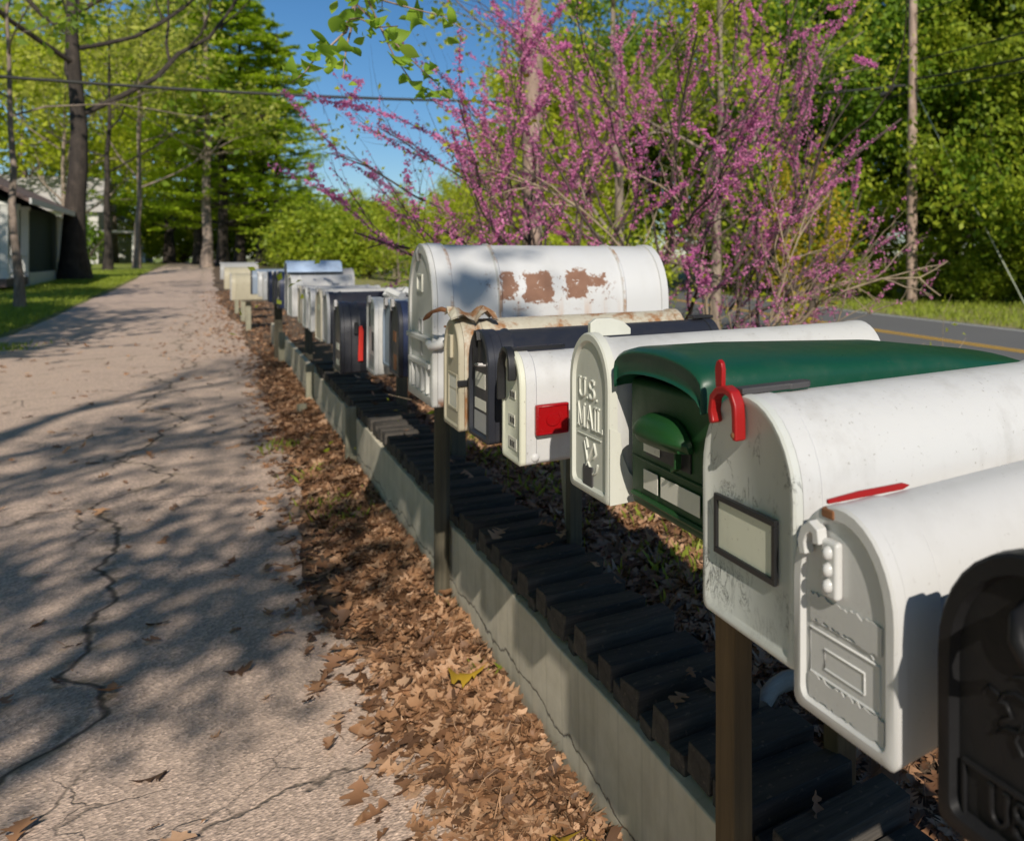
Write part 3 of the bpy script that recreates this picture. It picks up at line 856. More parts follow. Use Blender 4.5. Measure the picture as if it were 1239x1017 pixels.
# 3. large scuffed white box
W, H, L = .232, .318, .62
m = mailbox('large white mailbox with scuffed door, black framed name plate and red latch', .552, .931, 1.093, -.005)
shell(W, H, L, M['white'], m, cl=.028, collar=.003); board(m, W, L, 1.093)
door(W + .003, H + .002, M['scuffed'], m, rim=.010, depth=.014, recess=.003)
xf = -.0115
plate('name_plate', M['ivory'], m, .073, -.077, .098, .170, xf, .003)
frame_plate('plate_frame', M['blackp'], m, .077, -.081, .093, .175, xf - .001, .008, .006)
zt = H
strap('latch', M['red'], m, [(.062, .276), (.068, .292), (.063, .312), (.048, .323), (.028, .326), (.012, .322), (.003, .308), (.001, .290), (.0, .262)], .0085, .011, x0=-.022, bevel=.003)
t = MB(); t.prism([(.040, .326), (.058, .326), (.060, .352), (.056, .362), (.049, .365), (.042, .361), (.039, .352)], 'x', -.026, -.019)
t.build('latch_tab', M['red'], m, bevel=.002)
rivets(m, [(-.031, .001, .270, 'x')], M['rust'], .0045)
t = MB(); t.prism([(-.016, -.011), (.055, -.011), (.060, -.015), (.092, -.013), (.099, -.004), (.099, .006), (.092, .012), (-.016, .012)], 'z', 0, .009)
f = t.build('hinge', M['darkstrip'], m, bevel=.002); f.location = (0, .012, H + .003)

# 4. large dark green box with hood
W, L = .325, .72
m = mailbox('large dark green plastic mailbox with an overhanging hood and white paper labels', .572, 1.222, 1.158, .0)
HB = .225
t = MB()
t.loft([[(x, a * s_, z) for a, z in ((-W / 2, .0), (W / 2, .0), (W / 2 + .004, HB), (-W / 2 - .004, HB))] for x, s_ in ((0, 1), (.02, 1.0), (L, .98))])
t.build('body', M['greenbody'], m, bevel=.012, seg=3)
def lidring(x, z, w, h, th, n=15):
    top = [(x, w / 2 * cos(a), z + h * sin(a) ** .8) for a in np.linspace(0, pi, n)]
    bot = [(x, -w / 2 * .985 * cos(a), z - th + (h * .92) * max(sin(a), 0) ** .8) for a in np.linspace(0, pi, n)]
    return top + bot
t = MB()
t.loft([lidring(-.026, .234, W - .006, .036, .018), lidring(-.032, .242, W + .002, .040, .034), lidring(-.026, .247, W + .006, .042, .038), lidring(-.01, .249, W + .008, .043, .038), lidring(.12, .249, W + .008, .041, .038), lidring(.45, .236, W + .006, .036, .038), lidring(L - .02, .210, W + .004, .028, .036), lidring(L + .01, .205, W, .024, .032)])
t.build('lid', M['green'], m, bevel=.004, smooth=50)
t = MB()                                  # quarter-dome grip over the slot
rings = []
for u in np.linspace(0, 1, 9):
    a = u * pi / 2
    ends = lambda y: (1 - (abs(y) / .099) ** 3) ** .6
    rings.append([(-.004 - .036 * sin(a) * ends(y_), y_, .150 + .036 * cos(a) * (1 - (abs(y_) / .0955) ** 3.5) * .95) for y_ in np.linspace(-.095, .095, 13)] +
                 [(-.001 - .030 * sin(a) * ends(y_), y_, .143 + .032 * cos(a) * (1 - (abs(y_) / .0955) ** 3.5) * .9 - .006) for y_ in np.linspace(.095, -.095, 13)])
t.loft(rings); gp = t.build('grip_hood', M['greenbody'], m, smooth=60); gp.location = (0, .012, -.004)
t = MB(); t.box(-.003, -.0005, -.075, .09, .100, .150); t.build('slot', M['blackp'], m)
for (y0, y1, z0, z1) in ((.098, .034, .105, .142), (.098, .042, .040, .074), (.030, -.108, .040, .074)):
    plate('paper_label', M['sticker'], m, y0, y1, z0, z1, -.003, .0012, .0005)
strap('hook', M['greenbody'], m, [(-.045, .135), (-.045, .105), (-.030, .098)], .006, .006, x0=-.010)
t = MB()
t.tube([(-.001, .150, .022), (-.001, -.150, .022)], .005, 6); t.tube([(-.001, .150, .088), (-.001, -.150, .088)], .0022, 6)
t.build('trim', M['greenbody'], m)
t = MB(); t.box(.18, L - .08, -W / 2 + .03, W / 2 - .03, -.11, -.0005); t.build('mounting_board', M['board'], m)

# 5. cream plastic U.S. MAIL box
W, H, L = .185, .305, .64
m = mailbox('cream plastic mailbox with raised U.S. MAIL lettering and a small black plaque', .556, 1.502, 1.150, .01)
shell(W, H - .012, L, M['grey_white'], m, cl=.02, collar=.002); board(m, W, L, 1.150)
door(W + .006, H - .002, M['cream'], m, rim=.013, depth=.018, recess=.006)
xf = -.0128
lettering('U.S.', M['cream'], m, .058, .180, .036, .096, xf, .0024)
lettering('MAIL', M['cream'], m, .066, .124, .042, .132, xf, .0024)
t = MB()
t.tube([(xf, .066, .108), (xf, -.050, .108)], .0014, 6)
for pl in ([(.036, .098), (.020, .060), (-.006, .040)], [(-.012, .098), (.010, .072), (.030, .046)], [(.036, .098), (.026, .104), (.018, .086)], [(-.012, .098), (-.022, .080), (-.008, .070)], [(-.006, .040), (-.024, .048), (-.030, .062)]):
    t.tube([(xf, a - .006, b) for a, b in pl], .0026, 6)
t.build('emblem', M['cream'], m, smooth=60)
plate('plaque', M['darkstrip'], m, .034, -.012, .014, .052, xf + .0005, .003)
# side flange with a concave edge, held by a rivet at its foot
t = MB(); t.prism([(-.016, .002), (.058, .002), (.056, .012), (.040, .030), (.020, .058), (.008, .090), (.004, .13), (-.016, .14)], 'y', -W / 2 - .008, -W / 2 - .003)
t.build('hinge', M['cream'], m, bevel=.001)
rivets(m, [(.034, -W / 2 - .008, .014, 'y'), (.056, -W / 2 - .004, .010, 'y')], M['steel'], .007)
t = MB(); t.prism([(.004, .0), (.085, .0), (.085, .012), (.070, .026), (.045, .034), (.015, .034), (.004, .026)], 'y', -.008, .006)
f = t.build('flag', M['cream'], m, bevel=.002); f.location = (-.012, .022, H - .010)

# 6. white box with square red reflector
W, H, L = .150, .258, .72
m = mailbox('white mailbox with a square red reflector on its side and a black latch', .556, 2.02, 1.110, -.012)
shell(W, H, L, M['white'], m, k=1.05, cl=.022, collar=.003); board(m, W, L, 1.11)
door(W + .004, H + .002, M['ivory'], m, k=1.05, rim=.010, depth=.014, recess=.004)
strap('latch', M['blackp'], m, [(.060, .140), (.060, .190), (.056, .225), (.040, .252), (.020, .266), (.0, .268), (-.018, .262), (-.030, .246), (-.034, .222), (-.034, .196)], .009, .012, x0=-.020, bevel=.003)
t = MB(); t.prism([(-.022, -.010), (.105, -.008), (.115, 0), (.105, .010), (-.022, .012)], 'z', 0, .009)
f = t.build('hinge', M['blackp'], m, bevel=.002); f.location = (0, .0, H + .004)
for (y0, y1, z0, z1) in ((.020, -.030, .150, .170), (.028, -.024, .086, .112), (.030, -.040, .030, .058)):
    plate('paper_label', M['sticker'], m, y0, y1, z0, z1, -.0105, .001, .0)
rng_ = random.Random(3)
t = MB()
for k in range(9):
    y_ = .012 - (k % 3) * .014; z_ = .153 + (k // 3) * .0; 
    t.box(-.0125, -.0116, y_ - .008, y_ - .001, [.153, .092, .036][k // 3], [.166, .106, .050][k // 3])
t.build('sticker_print', M['blackp'], m)
sy = -W / 2 - .003
t = MB(); t.box(.018, .094, sy - .016, sy, .070, .142); rf = t.build('reflector', M['lens'], m, bevel=.004)
t = MB(); t.loft([[(.056 + r_ * cos(a), sy - .016 - dx, .106 + r_ * sin(a)) for a in np.arange(16) * TAU / 16] for dx, r_ in ((0, .017), (.003, .015), (.003, .003))])
t.tube([(.022, sy - .0165, .074), (.090, sy - .0165, .074), (.090, sy - .0165, .138), (.022, sy - .0165, .138), (.022, sy - .0165, .074)], .002, 6)
t.build('lens_ring', M['lens'], rf, smooth=50)
t = MB(); t.box(.094, .24, sy - .010, sy - .006, .098, .122); t.build('flag', M['steel'], m, bevel=.001)
rivets(m, [(.020, sy, .018, 'y')], M['white'], .010)

# 7. black box, stickers on the door
W, H, L = .185, .285, .66
m = mailbox('black metal mailbox with pale stickers, wedged beside the white reflector mailbox', .552, 2.29, 1.115, .008)
shell(W, H, L, M['blackm'], m, cl=.02, beads=(.05,)); board(m, W, L, 1.115)
door(W + .008, H + .003, M['blackm'], m, rim=.012, depth=.018, recess=.008)
for (y0, y1, z0, z1, mt) in ((.050, -.045, .135, .175, 'sticker'), (.056, -.052, .078, .105, 'sticker'), (.060, -.055, .020, .070, 'grey')):
    plate('paper_label', M[mt], m, y0, y1, z0, z1, -.0105, .001, .0)
strap('latch', M['blackp'], m, [(.02, .19), (.012, .225), (.018, .262), (.008, .284), (-.012, .284), (-.020, .262)], .006, .008, x0=-.020)
t = MB(); t.tube([(-.014, -.03, .20), (-.030, -.03, .202), (-.030, -.06, .202), (-.014, -.06, .2)], .004, 6); t.build('handle', M['steel'], m)
t = MB(); t.box(.60, .67, -.02, .02, H + .002, H + .012); t.build('clip', M['blackp'], m, bevel=.003)

# 8. tan rusting box
W, H, L = .195, .318, .70
m = mailbox('rusty tan mailbox with peeling front edge and a torn rusted flap on its roof', .558, 2.635, 1.09, -.01)
shell(W, H, L, M['rusting'], m, cl=.035, collar=.005, beads=(.05,)); board(m, W, L, 1.09)
door(W + .006, H + .002, M['tan'], m, rim=.012, depth=.016, recess=.005)
for (z0, z1) in ((.118, .158), (.060, .112)):
    plate('paper_label', M['sticker'], m, .044, -.058, z0, z1, -.0105, .001, .0)
frame_plate('label_holder', M['tan'], m, .050, -.064, .055, .162, -.0105, .006, .003)
plate('handle', M['tan'], m, .018, -.010, .205, .275, -.010, .010, .004)
t = MB(); t.box(-.02, .05, -W / 2 - .012, -W / 2 - .003, .132, .150); t.box(.005, .030, -W / 2 - .020, -W / 2 - .010, .126, .156); t.build('hasp', M['blackp'], m, bevel=.002)
t = MB()                                  # torn flap: crumpled rusted sheet standing on the front roof edge
rr = random.Random(9)
nx_, ny_ = 9, 7
gv = [[(-.03 + .13 * i / 8, -.075 + .12 * j / 6, .02 + .028 * (1 - abs(j - 3) / 3.2) + rr.uniform(-.008, .008) + .012 * sin(i * 1.3)) for j in range(7)] for i in range(9)]
vs = [p for row in gv for p in row] + [(a, b, c_ - .004) for row in gv for a, b, c_ in row]
fs = []
for i in range(8):
    for j in range(6):
        a = i * 7 + j; fs += [(a, a + 7, a + 8, a + 1), (63 + a, 63 + a + 1, 63 + a + 8, 63 + a + 7)]
t.add(vs, fs)
f = t.build('torn_flap', M['rusting'], m, smooth=0); f.location = (0, .0, H - .012)
t = MB(); t.tube([(.0, .03, H + .02), (-.03, .06, H + .03), (-.05, .09, H + .020), (-.055, .13, H + .005), (-.06, .165, H - .008)], [.005, .008, .005, .008, .003], 6)
t.build('bent_strip', M['rust'], m)

# 9. big white parcel box, paint flaking on the side
W, H, L = .415, .525, .79
m = mailbox('very large white parcel mailbox with brown flaking paint patches on its side', .552, 3.065, 1.112, -.006)
shell(W, H, L, M['flaking'], m, cl=.045, collar=.006, beads=(.19, .62)); board(m, W, L, 1.112)
door(W + .004, H + .002, M['grey_white'], m, rim=.030, depth=.016, recess=.006)
t = MB()
for y_ in (-.12, -.04, .05, .13): t.box(-.020, -.008, y_ - .010, y_ + .010, .035, .120)
t.box(-.022, -.008, -.175, .175, .120, .136); t.box(-.026, -.008, -.185, .185, .205, .222)
t.build('door_rib', M['grey_white'], m, bevel=.003)
frame_plate('label_holder', M['cream'], m, .06, -.03, .365, .425, -.010, .008, .005)
frame_plate('label_holder', M['grey'], m, .03, -.03, .225, .275, -.010, .006, .004)
plate('plaque', M['grey'], m, .015, -.015, .150, .195, -.009, .004)
t = MB(); t.tube([(-.02, -.18, .205), (-.02, -.225, .20), (.0, -.232, .205), (.02, -.232, .225), (.045, -.228, .232)], [.012, .014, .016, .016, .008], 8)
t.build('handle', M['white'], m, smooth=60)
t = MB(); t.tube([(-.015, .02, .47), (-.020, .02, .50), (-.015, .02, .515)], .008, 8); t.build('latch', M['steel'], m)
rivets(m, [(.02, -W / 2 - .006, z, 'y') for z in (.05, .12, .26)], M['rust'], .004)

# the rest of the row, farther off and blurred
def simple_box(label, Xf, Yc, Zb, W, H, L, bm, dm, rz=0.0, k=1.0, flag=None, bits=(), rim=.012, name='mailbox'):
    m = mailbox(label, Xf, Yc, Zb, rz)
    shell(W, H, L, M[bm], m, k=k, cl=.025, collar=.004, beads=(.06,))
    door(W + .006, H + .002, M[dm], m, k=k, rim=rim, depth=.016, recess=.005)
    board(m, W, L, Zb, Zb - .03)
    strap('latch', M['steel'], m, [(.012, H - .035), (.014, H + .006), (-.006, H + .010), (-.010, H - .02)], .006, .008, x0=-.020)
    for (y0, y1, z0, z1, mt) in bits: plate('paper_label', M[mt], m, y0, y1, z0, z1, -.0105, .0015, .0)
    if flag:
        x0, z, ln, mt, hz = flag
        flag_side(m, W, x0, z, ln, M[mt], None, hz)
    return m
simple_box('navy plastic mailbox with dark arched door, tucked behind the big parcel mailbox', .555, 3.58, 1.135, .20, .285, .6, 'navy', 'blackm', bits=((.04, -.02, .13, .17, 'rust'), (.03, -.03, .02, .08, 'rust')))
simple_box('blue grey mailbox next to the navy plastic one', .565, 3.80, 1.14, .18, .275, .6, 'bluegrey', 'bluegrey', .03)
m = simple_box('squat white mailbox with dark squares on its door, next to the blue grey one', .54, 4.06, 1.09, .22, .325, .62, 'grey_white', 'white', k=.5, bits=((-.01, -.085, .10, .18, 'darkstrip'), (.05, -.09, .03, .08, 'grey'), (.06, .03, .20, .30, 'darkstrip'), (-.0, -.09, .21, .28, 'grey')))
t = MB(); rr = random.Random(2)
for i in range(8): t.tube([(.05 + i * .06, rr.uniform(-.03, .03), .33), (.06 + i * .06, rr.uniform(-.04, .04), .352 + rr.uniform(0, .012)), (.10 + i * .06, rr.uniform(-.03, .03), .33)], rr.uniform(.012, .02), 6)
t.build('ornament', M['white'], m, smooth=50)
m = simple_box('black metal mailbox with a bright red upright flag on its side', .45, 4.385, 1.07, .27, .315, .62, 'blackm', 'blackm', bits=((.05, -.05, .10, .13, 'sticker'), (.05, -.05, .03, .055, 'sticker')))
t = MB(); t.prism([(.050, .055), (.070, .055), (.072, .190), (.066, .215), (.054, .210)], 'y', -W * 0 - .150, -.142); t.build('flag', M['brightred'], m, bevel=.002)
t = MB(); t.box(.036, .050, -.152, -.141, .18, .23); t.build('flag_hinge', M['blackp'], m)
simple_box('dark grey arched mailbox half hidden by the black flagged one', .53, 5.75, 1.08, .26, .30, .5, 'blackm', 'grey')
simple_box('long beige mailbox with smooth pale roof, beyond the dark grey one', .545, 6.32, 1.045, .26, .335, .5, 'grey_white', 'beige', .03, bits=((.05, -.04, .2, .24, 'ivory'),))
simple_box('slim white mailbox beside the long beige one', .55, 6.95, 1.06, .20, .30, .48, 'white', 'white', -.02)
simple_box('white mailbox with tall rounded door, second of the slim white pair', .555, 7.45, 1.05, .22, .31, .48, 'white', 'grey_white', .02)
simple_box('grey metal mailbox between the white ones', .56, 8.0, 1.05, .22, .30, .48, 'grey', 'beige')
simple_box('bright white mailbox with flat clean door, farther along', .545, 8.75, 1.06, .30, .36, .45, 'white', 'white', .05)
m = mailbox('large grey parcel mailbox with a pale blue sheet lying on its roof', .56, 9.45, 1.07, .0)
shell(.40, .40, .52, M['grey'], m, k=.6, beads=(.2, .4)); door(.40, .40, M['grey'], m, k=.6); board(m, .40, .5, 1.07, 1.0)
t = MB(); t.prism([(-.21, .37), (-.12, .440), (.0, .455), (.12, .440), (.21, .37), (.21, .385), (.12, .462), (.0, .480), (-.12, .462), (-.21, .385)], 'x', -.02, .42)
t.build('roof_sheet', M['bluetarp'], m, bevel=.003)
simple_box('navy mailbox with pale stickers near the far end of the row', .545, 10.4, 1.05, .30, .38, .42, 'navy', 'blackm', bits=((.06, -.06, .22, .28, 'sticker'), (.05, -.04, .08, .12, 'sticker')))
simple_box('black mailbox behind the stickered navy one', .55, 11.3, 1.05, .30, .36, .42, 'blackm', 'blackm')
simple_box('second navy mailbox with a bluish roof, far along the row', .55, 12.3, 1.03, .32, .37, .45, 'navy', 'navy')
simple_box('narrow white mailbox, nearer of two before the wall end', .55, 13.6, 1.0, .26, .36, .6, 'white', 'white')
simple_box('narrow white mailbox, farther of two before the wall end', .54, 14.7, 1.0, .26, .36, .6, 'white', 'white')
simple_box('dark steel blue mailbox past the narrow white pair', .5, 16.2, .98, .3, .40, .8, 'bluegrey', 'blackm')
def far_post(label, x, y, z1):
    post('mailbox_post', label, x, y, tz(x, y) - .05, z1, .09, .09, M['stake'])
simple_box('tan mailbox on a low post past the end of the wall', .32, 21.6, .66, .46, .56, .70, 'tan', 'grey')
far_post('low post under the tan mailbox past the wall end', .62, 21.6, .63)
simple_box('weathered tan mailbox standing beyond the other tan one', .25, 24.5, .80, .46, .52, .6, 'tan', 'tan')
far_post('post under the weathered tan mailbox', .6, 24.5, .77)
simple_box('small grey mailbox, last one at the leafy bend', .20, 28.0, .95, .46, .46, .8, 'grey', 'grey')
far_post('post under the last grey mailbox', .55, 28.0, .92)

# a pale broken branch behind the blocks
t = MB(); rr = random.Random(4)
t.tube([(.30 * i / 7 * 1.0, .04 * sin(i * .7), rr.uniform(-.004, .004) + .02 * i / 7) for i in range(8)], [.022, .028, .027, .030, .028, .027, .029, .022], 9)
o = t.build('broken_branch', M['deadwood'], smooth=50); o.location = (1.20, 1.93, .335); o.rotation_euler = (0, 0, .25)
tag(o, 'short pale piece of dead branch lying on leaves behind the blocks', 'branch')

# ------------------------------------------------------------------ trees
def norm(v): return v / (np.linalg.norm(v) + 1e-9)
class Tree:
    def __init__(s, seed):
        s.r = np.random.default_rng(seed); s.poly = []; s.tips = []
    def limb(s, p, d, L, r0, r1, n=7, wob=.12, up=.0, grav=0.0):
        p = np.array(p, float); d = norm(np.array(d, float)); pts = [p.copy()]; st = L / n
        for i in range(n):
            d = norm(d + s.r.normal(0, wob, 3) + np.array((0, 0, up - grav * i / n)))
            p = p + d * st; pts.append(p.copy())
        rad = np.linspace(r0, r1, n + 1)
        s.poly.append((np.array(pts), rad)); return np.array(pts), d
    def grow(s, p, d, L, r, lvl, mx, kids=(4, 5), spread=.8, up=.05, wob=.13, shrink=.62, first=.3, grav=0.0):
        pts, dd = s.limb(p, d, L, r, r * .35 if lvl < mx else r * .2, 6 if lvl < mx else 4, wob, up, grav)
        if lvl >= mx:
            s.tips.append(pts); return
        n = s.r.integers(kids[0], kids[1] + 1)
        for i in range(n):
            u = first + (1 - first) * (i + s.r.uniform(.2, .9)) / n
            k = min(int(u * (len(pts) - 1)), len(pts) - 2); q = pts[k] + (pts[k + 1] - pts[k]) * (u * (len(pts) - 1) - k)
            ax = norm(pts[k + 1] - pts[k]); side = norm(np.cross(ax, s.r.normal(0, 1, 3)))
            a = spread * s.r.uniform(.65, 1.25)
            nd = norm(ax * cos(a) + side * sin(a))
            s.grow(q, nd, L * shrink * s.r.uniform(.75, 1.2) * (1.15 - .4 * u), r * (1 - .62 * u) * .62, lvl + 1, mx, kids, spread, up, wob, shrink, first, grav)
    def mesh(s, name, mat, parent, kmax=9, minr=0.0):
        VV, FF, b = [], [], 0
        for pts, rad in s.poly:
            if rad[0] < minr: continue
            k = kmax if rad[0] > .06 else (5 if rad[0] > .012 else 3)
            n = len(pts); t = np.gradient(pts, axis=0); t /= (np.linalg.norm(t, axis=1)[:, None] + 1e-9)
            ref = np.array((.31, .93, .2)) if abs(t[0][2]) > .7 else np.array((0, 0, 1.))
            A = np.cross(t, ref); A /= (np.linalg.norm(A, axis=1)[:, None] + 1e-9); B = np.cross(t, A)
            q = np.arange(k) * TAU / k
            V = pts[:, None] + rad[:, None, None] * (np.cos(q)[None, :, None] * A[:, None] + np.sin(q)[None, :, None] * B[:, None])
            VV.append(V.reshape(-1, 3))
            i = np.arange(n * k).reshape(n, k); i2 = np.roll(i, -1, 1)
            FF.append(np.stack([i[:-1], i2[:-1], i2[1:], i[1:]], -1).reshape(-1, 4) + b); b += n * k
        return np_mesh(name, np.concatenate(VV), np.concatenate(FF), mat, parent, smooth=True)

def crown_from_tips(tree, per, sig, size, mat, parent, flat=0.0, asp=.6, drop=0.0, name='crown', keep=1.0):
    r = tree.r; C = []
    for pts in tree.tips:
        if r.uniform() > keep: continue
        m = max(1, int(per * r.uniform(.5, 1.5)))
        u = r.uniform(.15, 1.05, m) * (len(pts) - 1); k = np.clip(u.astype(int), 0, len(pts) - 2)
        c = pts[k] + (pts[k + 1] - pts[k]) * (u - k)[:, None] + r.normal(0, sig, (m, 3)) * np.array((1, 1, 1 - .75 * flat))
        c[:, 2] -= drop * r.uniform(0, 1, m); C.append(c)
    C = np.concatenate(C)
    V, F = leaf_quads(r, C, size * r.uniform(.55, 1.35, len(C)), flat, asp)
    return np_mesh(name, V, F, mat, parent)

def broadleaf(label, seed, base, h, tr, leafm, barkm, size, per=30, lean=(0, 0), limbs=9, low=.3, spread=1.0, sig=.35, mx=3, up=.10, cw=.42, group=None, name='tree', keep=1.0, kids=(3, 4)):
    T = Tree(seed); root = thing(name, label, 'tree', base, 0, group)
    d = norm(np.array((lean[0], lean[1], 1.0)))
    n = 10; pts = [np.array((0, 0, -.3))]
    for i in range(n): pts.append(pts[-1] + (d + T.r.normal(0, .035, 3)) * (h * .82 + .3) / n)
    pts = np.array(pts); rad = tr * (1 - np.linspace(0, .82, n + 1)); rad[0] *= 1.55; rad[1] *= 1.08
    T.poly.append((pts, rad))
    for i in range(limbs):
        u = low + (1 - low) * (i + T.r.uniform(.1, .9)) / limbs
        k = min(int(u * n), n - 1); q = pts[k] + (pts[k + 1] - pts[k]) * (u * n - k)
        az = i * 2.4 + T.r.uniform(-.5, .5)
        L = h * cw * (1.15 - .65 * u) * T.r.uniform(.75, 1.2)
        T.grow(q, (cos(az) * spread, sin(az) * spread, T.r.uniform(.25, .8)), L, tr * (1 - .75 * u) * .5, 1, mx, kids, .75, up, .14)
    T.grow(pts[-1], d, h * .22, tr * .2, 1, mx, kids, .8, up, .14)
    T.mesh('trunk', barkm, root, minr=.006)
    crown_from_tips(T, per, sig, size, leafm, root, keep=keep)
    return root, T

def pine(label, seed, base, h, tr, size=.34, per=24, low=.16, cw=.26, group=None, leafm=None, barkm=None):
    T = Tree(seed); root = thing('pine_tree', label, 'tree', base, 0, group)
    n = 12; pts = np.array([(T.r.normal(0, .05), T.r.normal(0, .05), -.3 + (h + .3) * i / n) for i in range(n + 1)])
    rad = tr * (1 - np.linspace(0, .93, n + 1)); rad[0] *= 1.4
    T.poly.append((pts, rad))
    z = low * h
    while z < h * .98:
        u = z / h
        m = T.r.integers(3, 6); a0 = T.r.uniform(0, TAU)
        for j in range(m):
            a = a0 + j * TAU / m + T.r.normal(0, .25); L = h * cw * (1.08 - u) ** .75 * T.r.uniform(.55, 1.2)
            p = np.array((np.interp(z, pts[:, 2], pts[:, 0]), np.interp(z, pts[:, 2], pts[:, 1]), z + T.r.uniform(-.2, .2)))
            bp, _ = T.limb(p, (cos(a), sin(a), T.r.uniform(-.05, .35)), L, tr * (1 - u) * .22 + .012, .01, 6, .08, .02, .05)
            for q in range(2, 7):
                for sd in (-1, 1):
                    dv = norm(bp[min(q, 6)] - bp[q - 1]); sv = norm(np.cross(dv, (0, 0, 1))) * sd
                    tp, _ = T.limb(bp[q], dv * .7 + sv * .8 + np.array((0, 0, .12)), L * .24 * T.r.uniform(.6, 1.3), .012, .004, 3, .1, .03)
                    T.tips.append(tp)
            T.tips.append(bp[3:])
        z += h * .042 * T.r.uniform(.7, 1.35)
    T.mesh('trunk', barkm or M['bark'], root, minr=.012)
    crown_from_tips(T, per, .16, size, leafm or M['pineleaf'], root, flat=.75, asp=.45)
    return root

def at(x, y, dz=0.0): return (x, y, tz(x, y) + dz)

# --- left side of the lane
oak, To = broadleaf('massive dark oak with a flared trunk beside the green house', 101, at(-5.3, 56.3), 23, .48, M['oakleaf'], M['darkbark'], .42, per=17, limbs=11, low=.42, sig=.5, cw=.52, spread=1.25, keep=.75)
broadleaf('slim pale leaning tree standing in front of the green house', 102, at(-4.25, 33.1), 13, .105, M['oakleaf'], M['palebark'], .26, per=12, lean=(-.05, .02), limbs=7, low=.5, sig=.35, cw=.4, keep=.7)
broadleaf('slender dark trunked tree between the oak and the lane', 103, at(-5.45, 74.6), 20, .22, M['paleleaf'], M['darkbark'], .42, per=18, limbs=8, low=.4, sig=.5)
broadleaf('pale forked tree with thin yellow green leaves at the lane edge', 104, at(-4.3, 80.5), 21, .20, M['paleleaf'], M['palebark'], .42, per=18, limbs=9, low=.3, sig=.55)
pine('tall pine with a sunlit pale trunk at the end of the lane', 105, at(-.3, 84.7), 30, .36, barkm=M['palebark'], low=.3, cw=.22)
p1 = pine('dark trunked pine, first behind the pale trunked pine', 106, at(.75, 87.4), 27, .42, low=.13, barkm=M['darkbark'], cw=.25)
for i, (x, y, s_, lab) in enumerate([(2.0, 91, .95, 'dark trunked pine standing second in the pine clump'), (3.5, 90, .86, 'shorter dark pine in the middle of the clump'),
                                     (4.6, 89.4, .80, 'pine at the sky side of the clump, with drooping sprays'), (-.8, 96, 1.08, 'tallest pine rising behind the clump'),
                                     (-3.2, 104, 1.0, 'pine beyond the lane bend behind the yellow green trees')]):
    c = copy_tree(p1); c.location = at(x, y); c.rotation_euler[2] = 1.3 + i * 1.1; c.scale = (s_, s_, s_); c['label'] = lab
mid, _ = broadleaf('yellow green spring tree behind the houses, nearest of its kind', 107, at(-9.5, 93), 20, .22, M['springleaf'], M['palebark'], .5, per=26, limbs=10, low=.2, sig=.6, cw=.45, group='yellow green trees beyond the houses')
for i, (x, y, s_) in enumerate([(-13, 101, 1.0), (-7.4, 108, 1.15), (-17, 95, 1.05), (-21, 104, 1.2), (-5.6, 124, 1.3), (-10.5, 130, 1.35), (-2.5, 131, 1.2), (2.5, 134, 1.2)]):
    c = copy_tree(mid); c.location = at(x, y); c.rotation_euler[2] = 2.1 * i + .5; c.scale = (s_, s_, s_ * (1 - .05 * (i % 3)))
    c['label'] = ['yellow green tree second along behind the pale house', 'yellow green tree showing over the pale house roof', 'yellow green tree behind the green house roof', 'yellow green tree farthest back behind the green house',
                  'yellow green tree where the lane disappears', 'yellow green tree beyond the lane end beside the white cottage', 'yellow green tree seen between the pine trunks', 'yellow green tree behind the sky side pine'][i]

def bush(label, seed, base, rx, ry, rz_, leafm, n, size, group=None, stems=7, name='bush'):
    r = np.random.default_rng(seed); root = thing(name, label, 'bush', base, 0, group)
    T = Tree(seed)
    for i in range(stems):
        a = i * TAU / stems; T.limb((0, 0, -.1), (cos(a) * rx * .7, sin(a) * ry * .7, rz_), rz_ * .95, .03 * rz_, .006, 6, .12)
    T.mesh('stem', M['bark'], root)
    nc = max(10, n // 60)
    u = r.normal(0, 1, (nc, 3)); u /= np.linalg.norm(u, axis=1)[:, None]; u *= (r.uniform(.25, 1, nc) ** .45)[:, None]
    cc = u * np.array((rx, ry, rz_ * .5)) * r.uniform(.75, 1.12, (nc, 1)) + np.array((0, 0, rz_ * .52))
    C = cc[r.integers(0, nc, n)] + r.normal(0, 1, (n, 3)) * np.array((rx, ry, rz_ * .6)) * r.uniform(.06, .22, (n, 1))
    C[:, 2] = np.abs(C[:, 2]) + .02
    V, F = leaf_quads(r, C, size * r.uniform(.5, 1.4, n), 0, .6)
    np_mesh('crown', V, F, leafm, root)
    return root
b1 = bush('bright green rounded bush against the sky beyond the mailboxes', 201, at(6.1, 70), 3.2, 3.0, 5.2, M['bushleaf'], 7000, .30, 'bushes beyond the mailbox row')
for i, (x, y, s_, lab) in enumerate([(8.5, 66, .95, 'bright bush half hidden by pink blossom'), (5.0, 78, .55, 'low bush under the pines'),
                                     (11.5, 60, 1.0, 'bright bush seen through the redbud twigs')]):
    c = copy_tree(b1); c.location = at(x, y); c.rotation_euler[2] = i + .7; c.scale = (s_, s_, s_); c['label'] = lab
for i, (x, y, s_, lab) in enumerate([(-2.6, 111, 1.3, 'green bush closing the far end of the lane'), (1.4, 109, 1.25, 'green bush behind the pale pine trunk'), (5.2, 107, 1.2, 'green bush behind the dark pine trunks'), (-7.0, 118, 1.5, 'green bush beside the white cottage'),
                                     (9.5, 104, 1.3, 'green bush on the rise beyond the pines'), (14, 98, 1.3, 'green bush far behind the parcel mailbox'), (-14, 112, 1.5, 'green bush behind the pale house')]):
    c = copy_tree(b1); c.location = at(x, y); c.rotation_euler[2] = i * 1.1 + .3; c.scale = (s_, s_, s_); c['label'] = lab
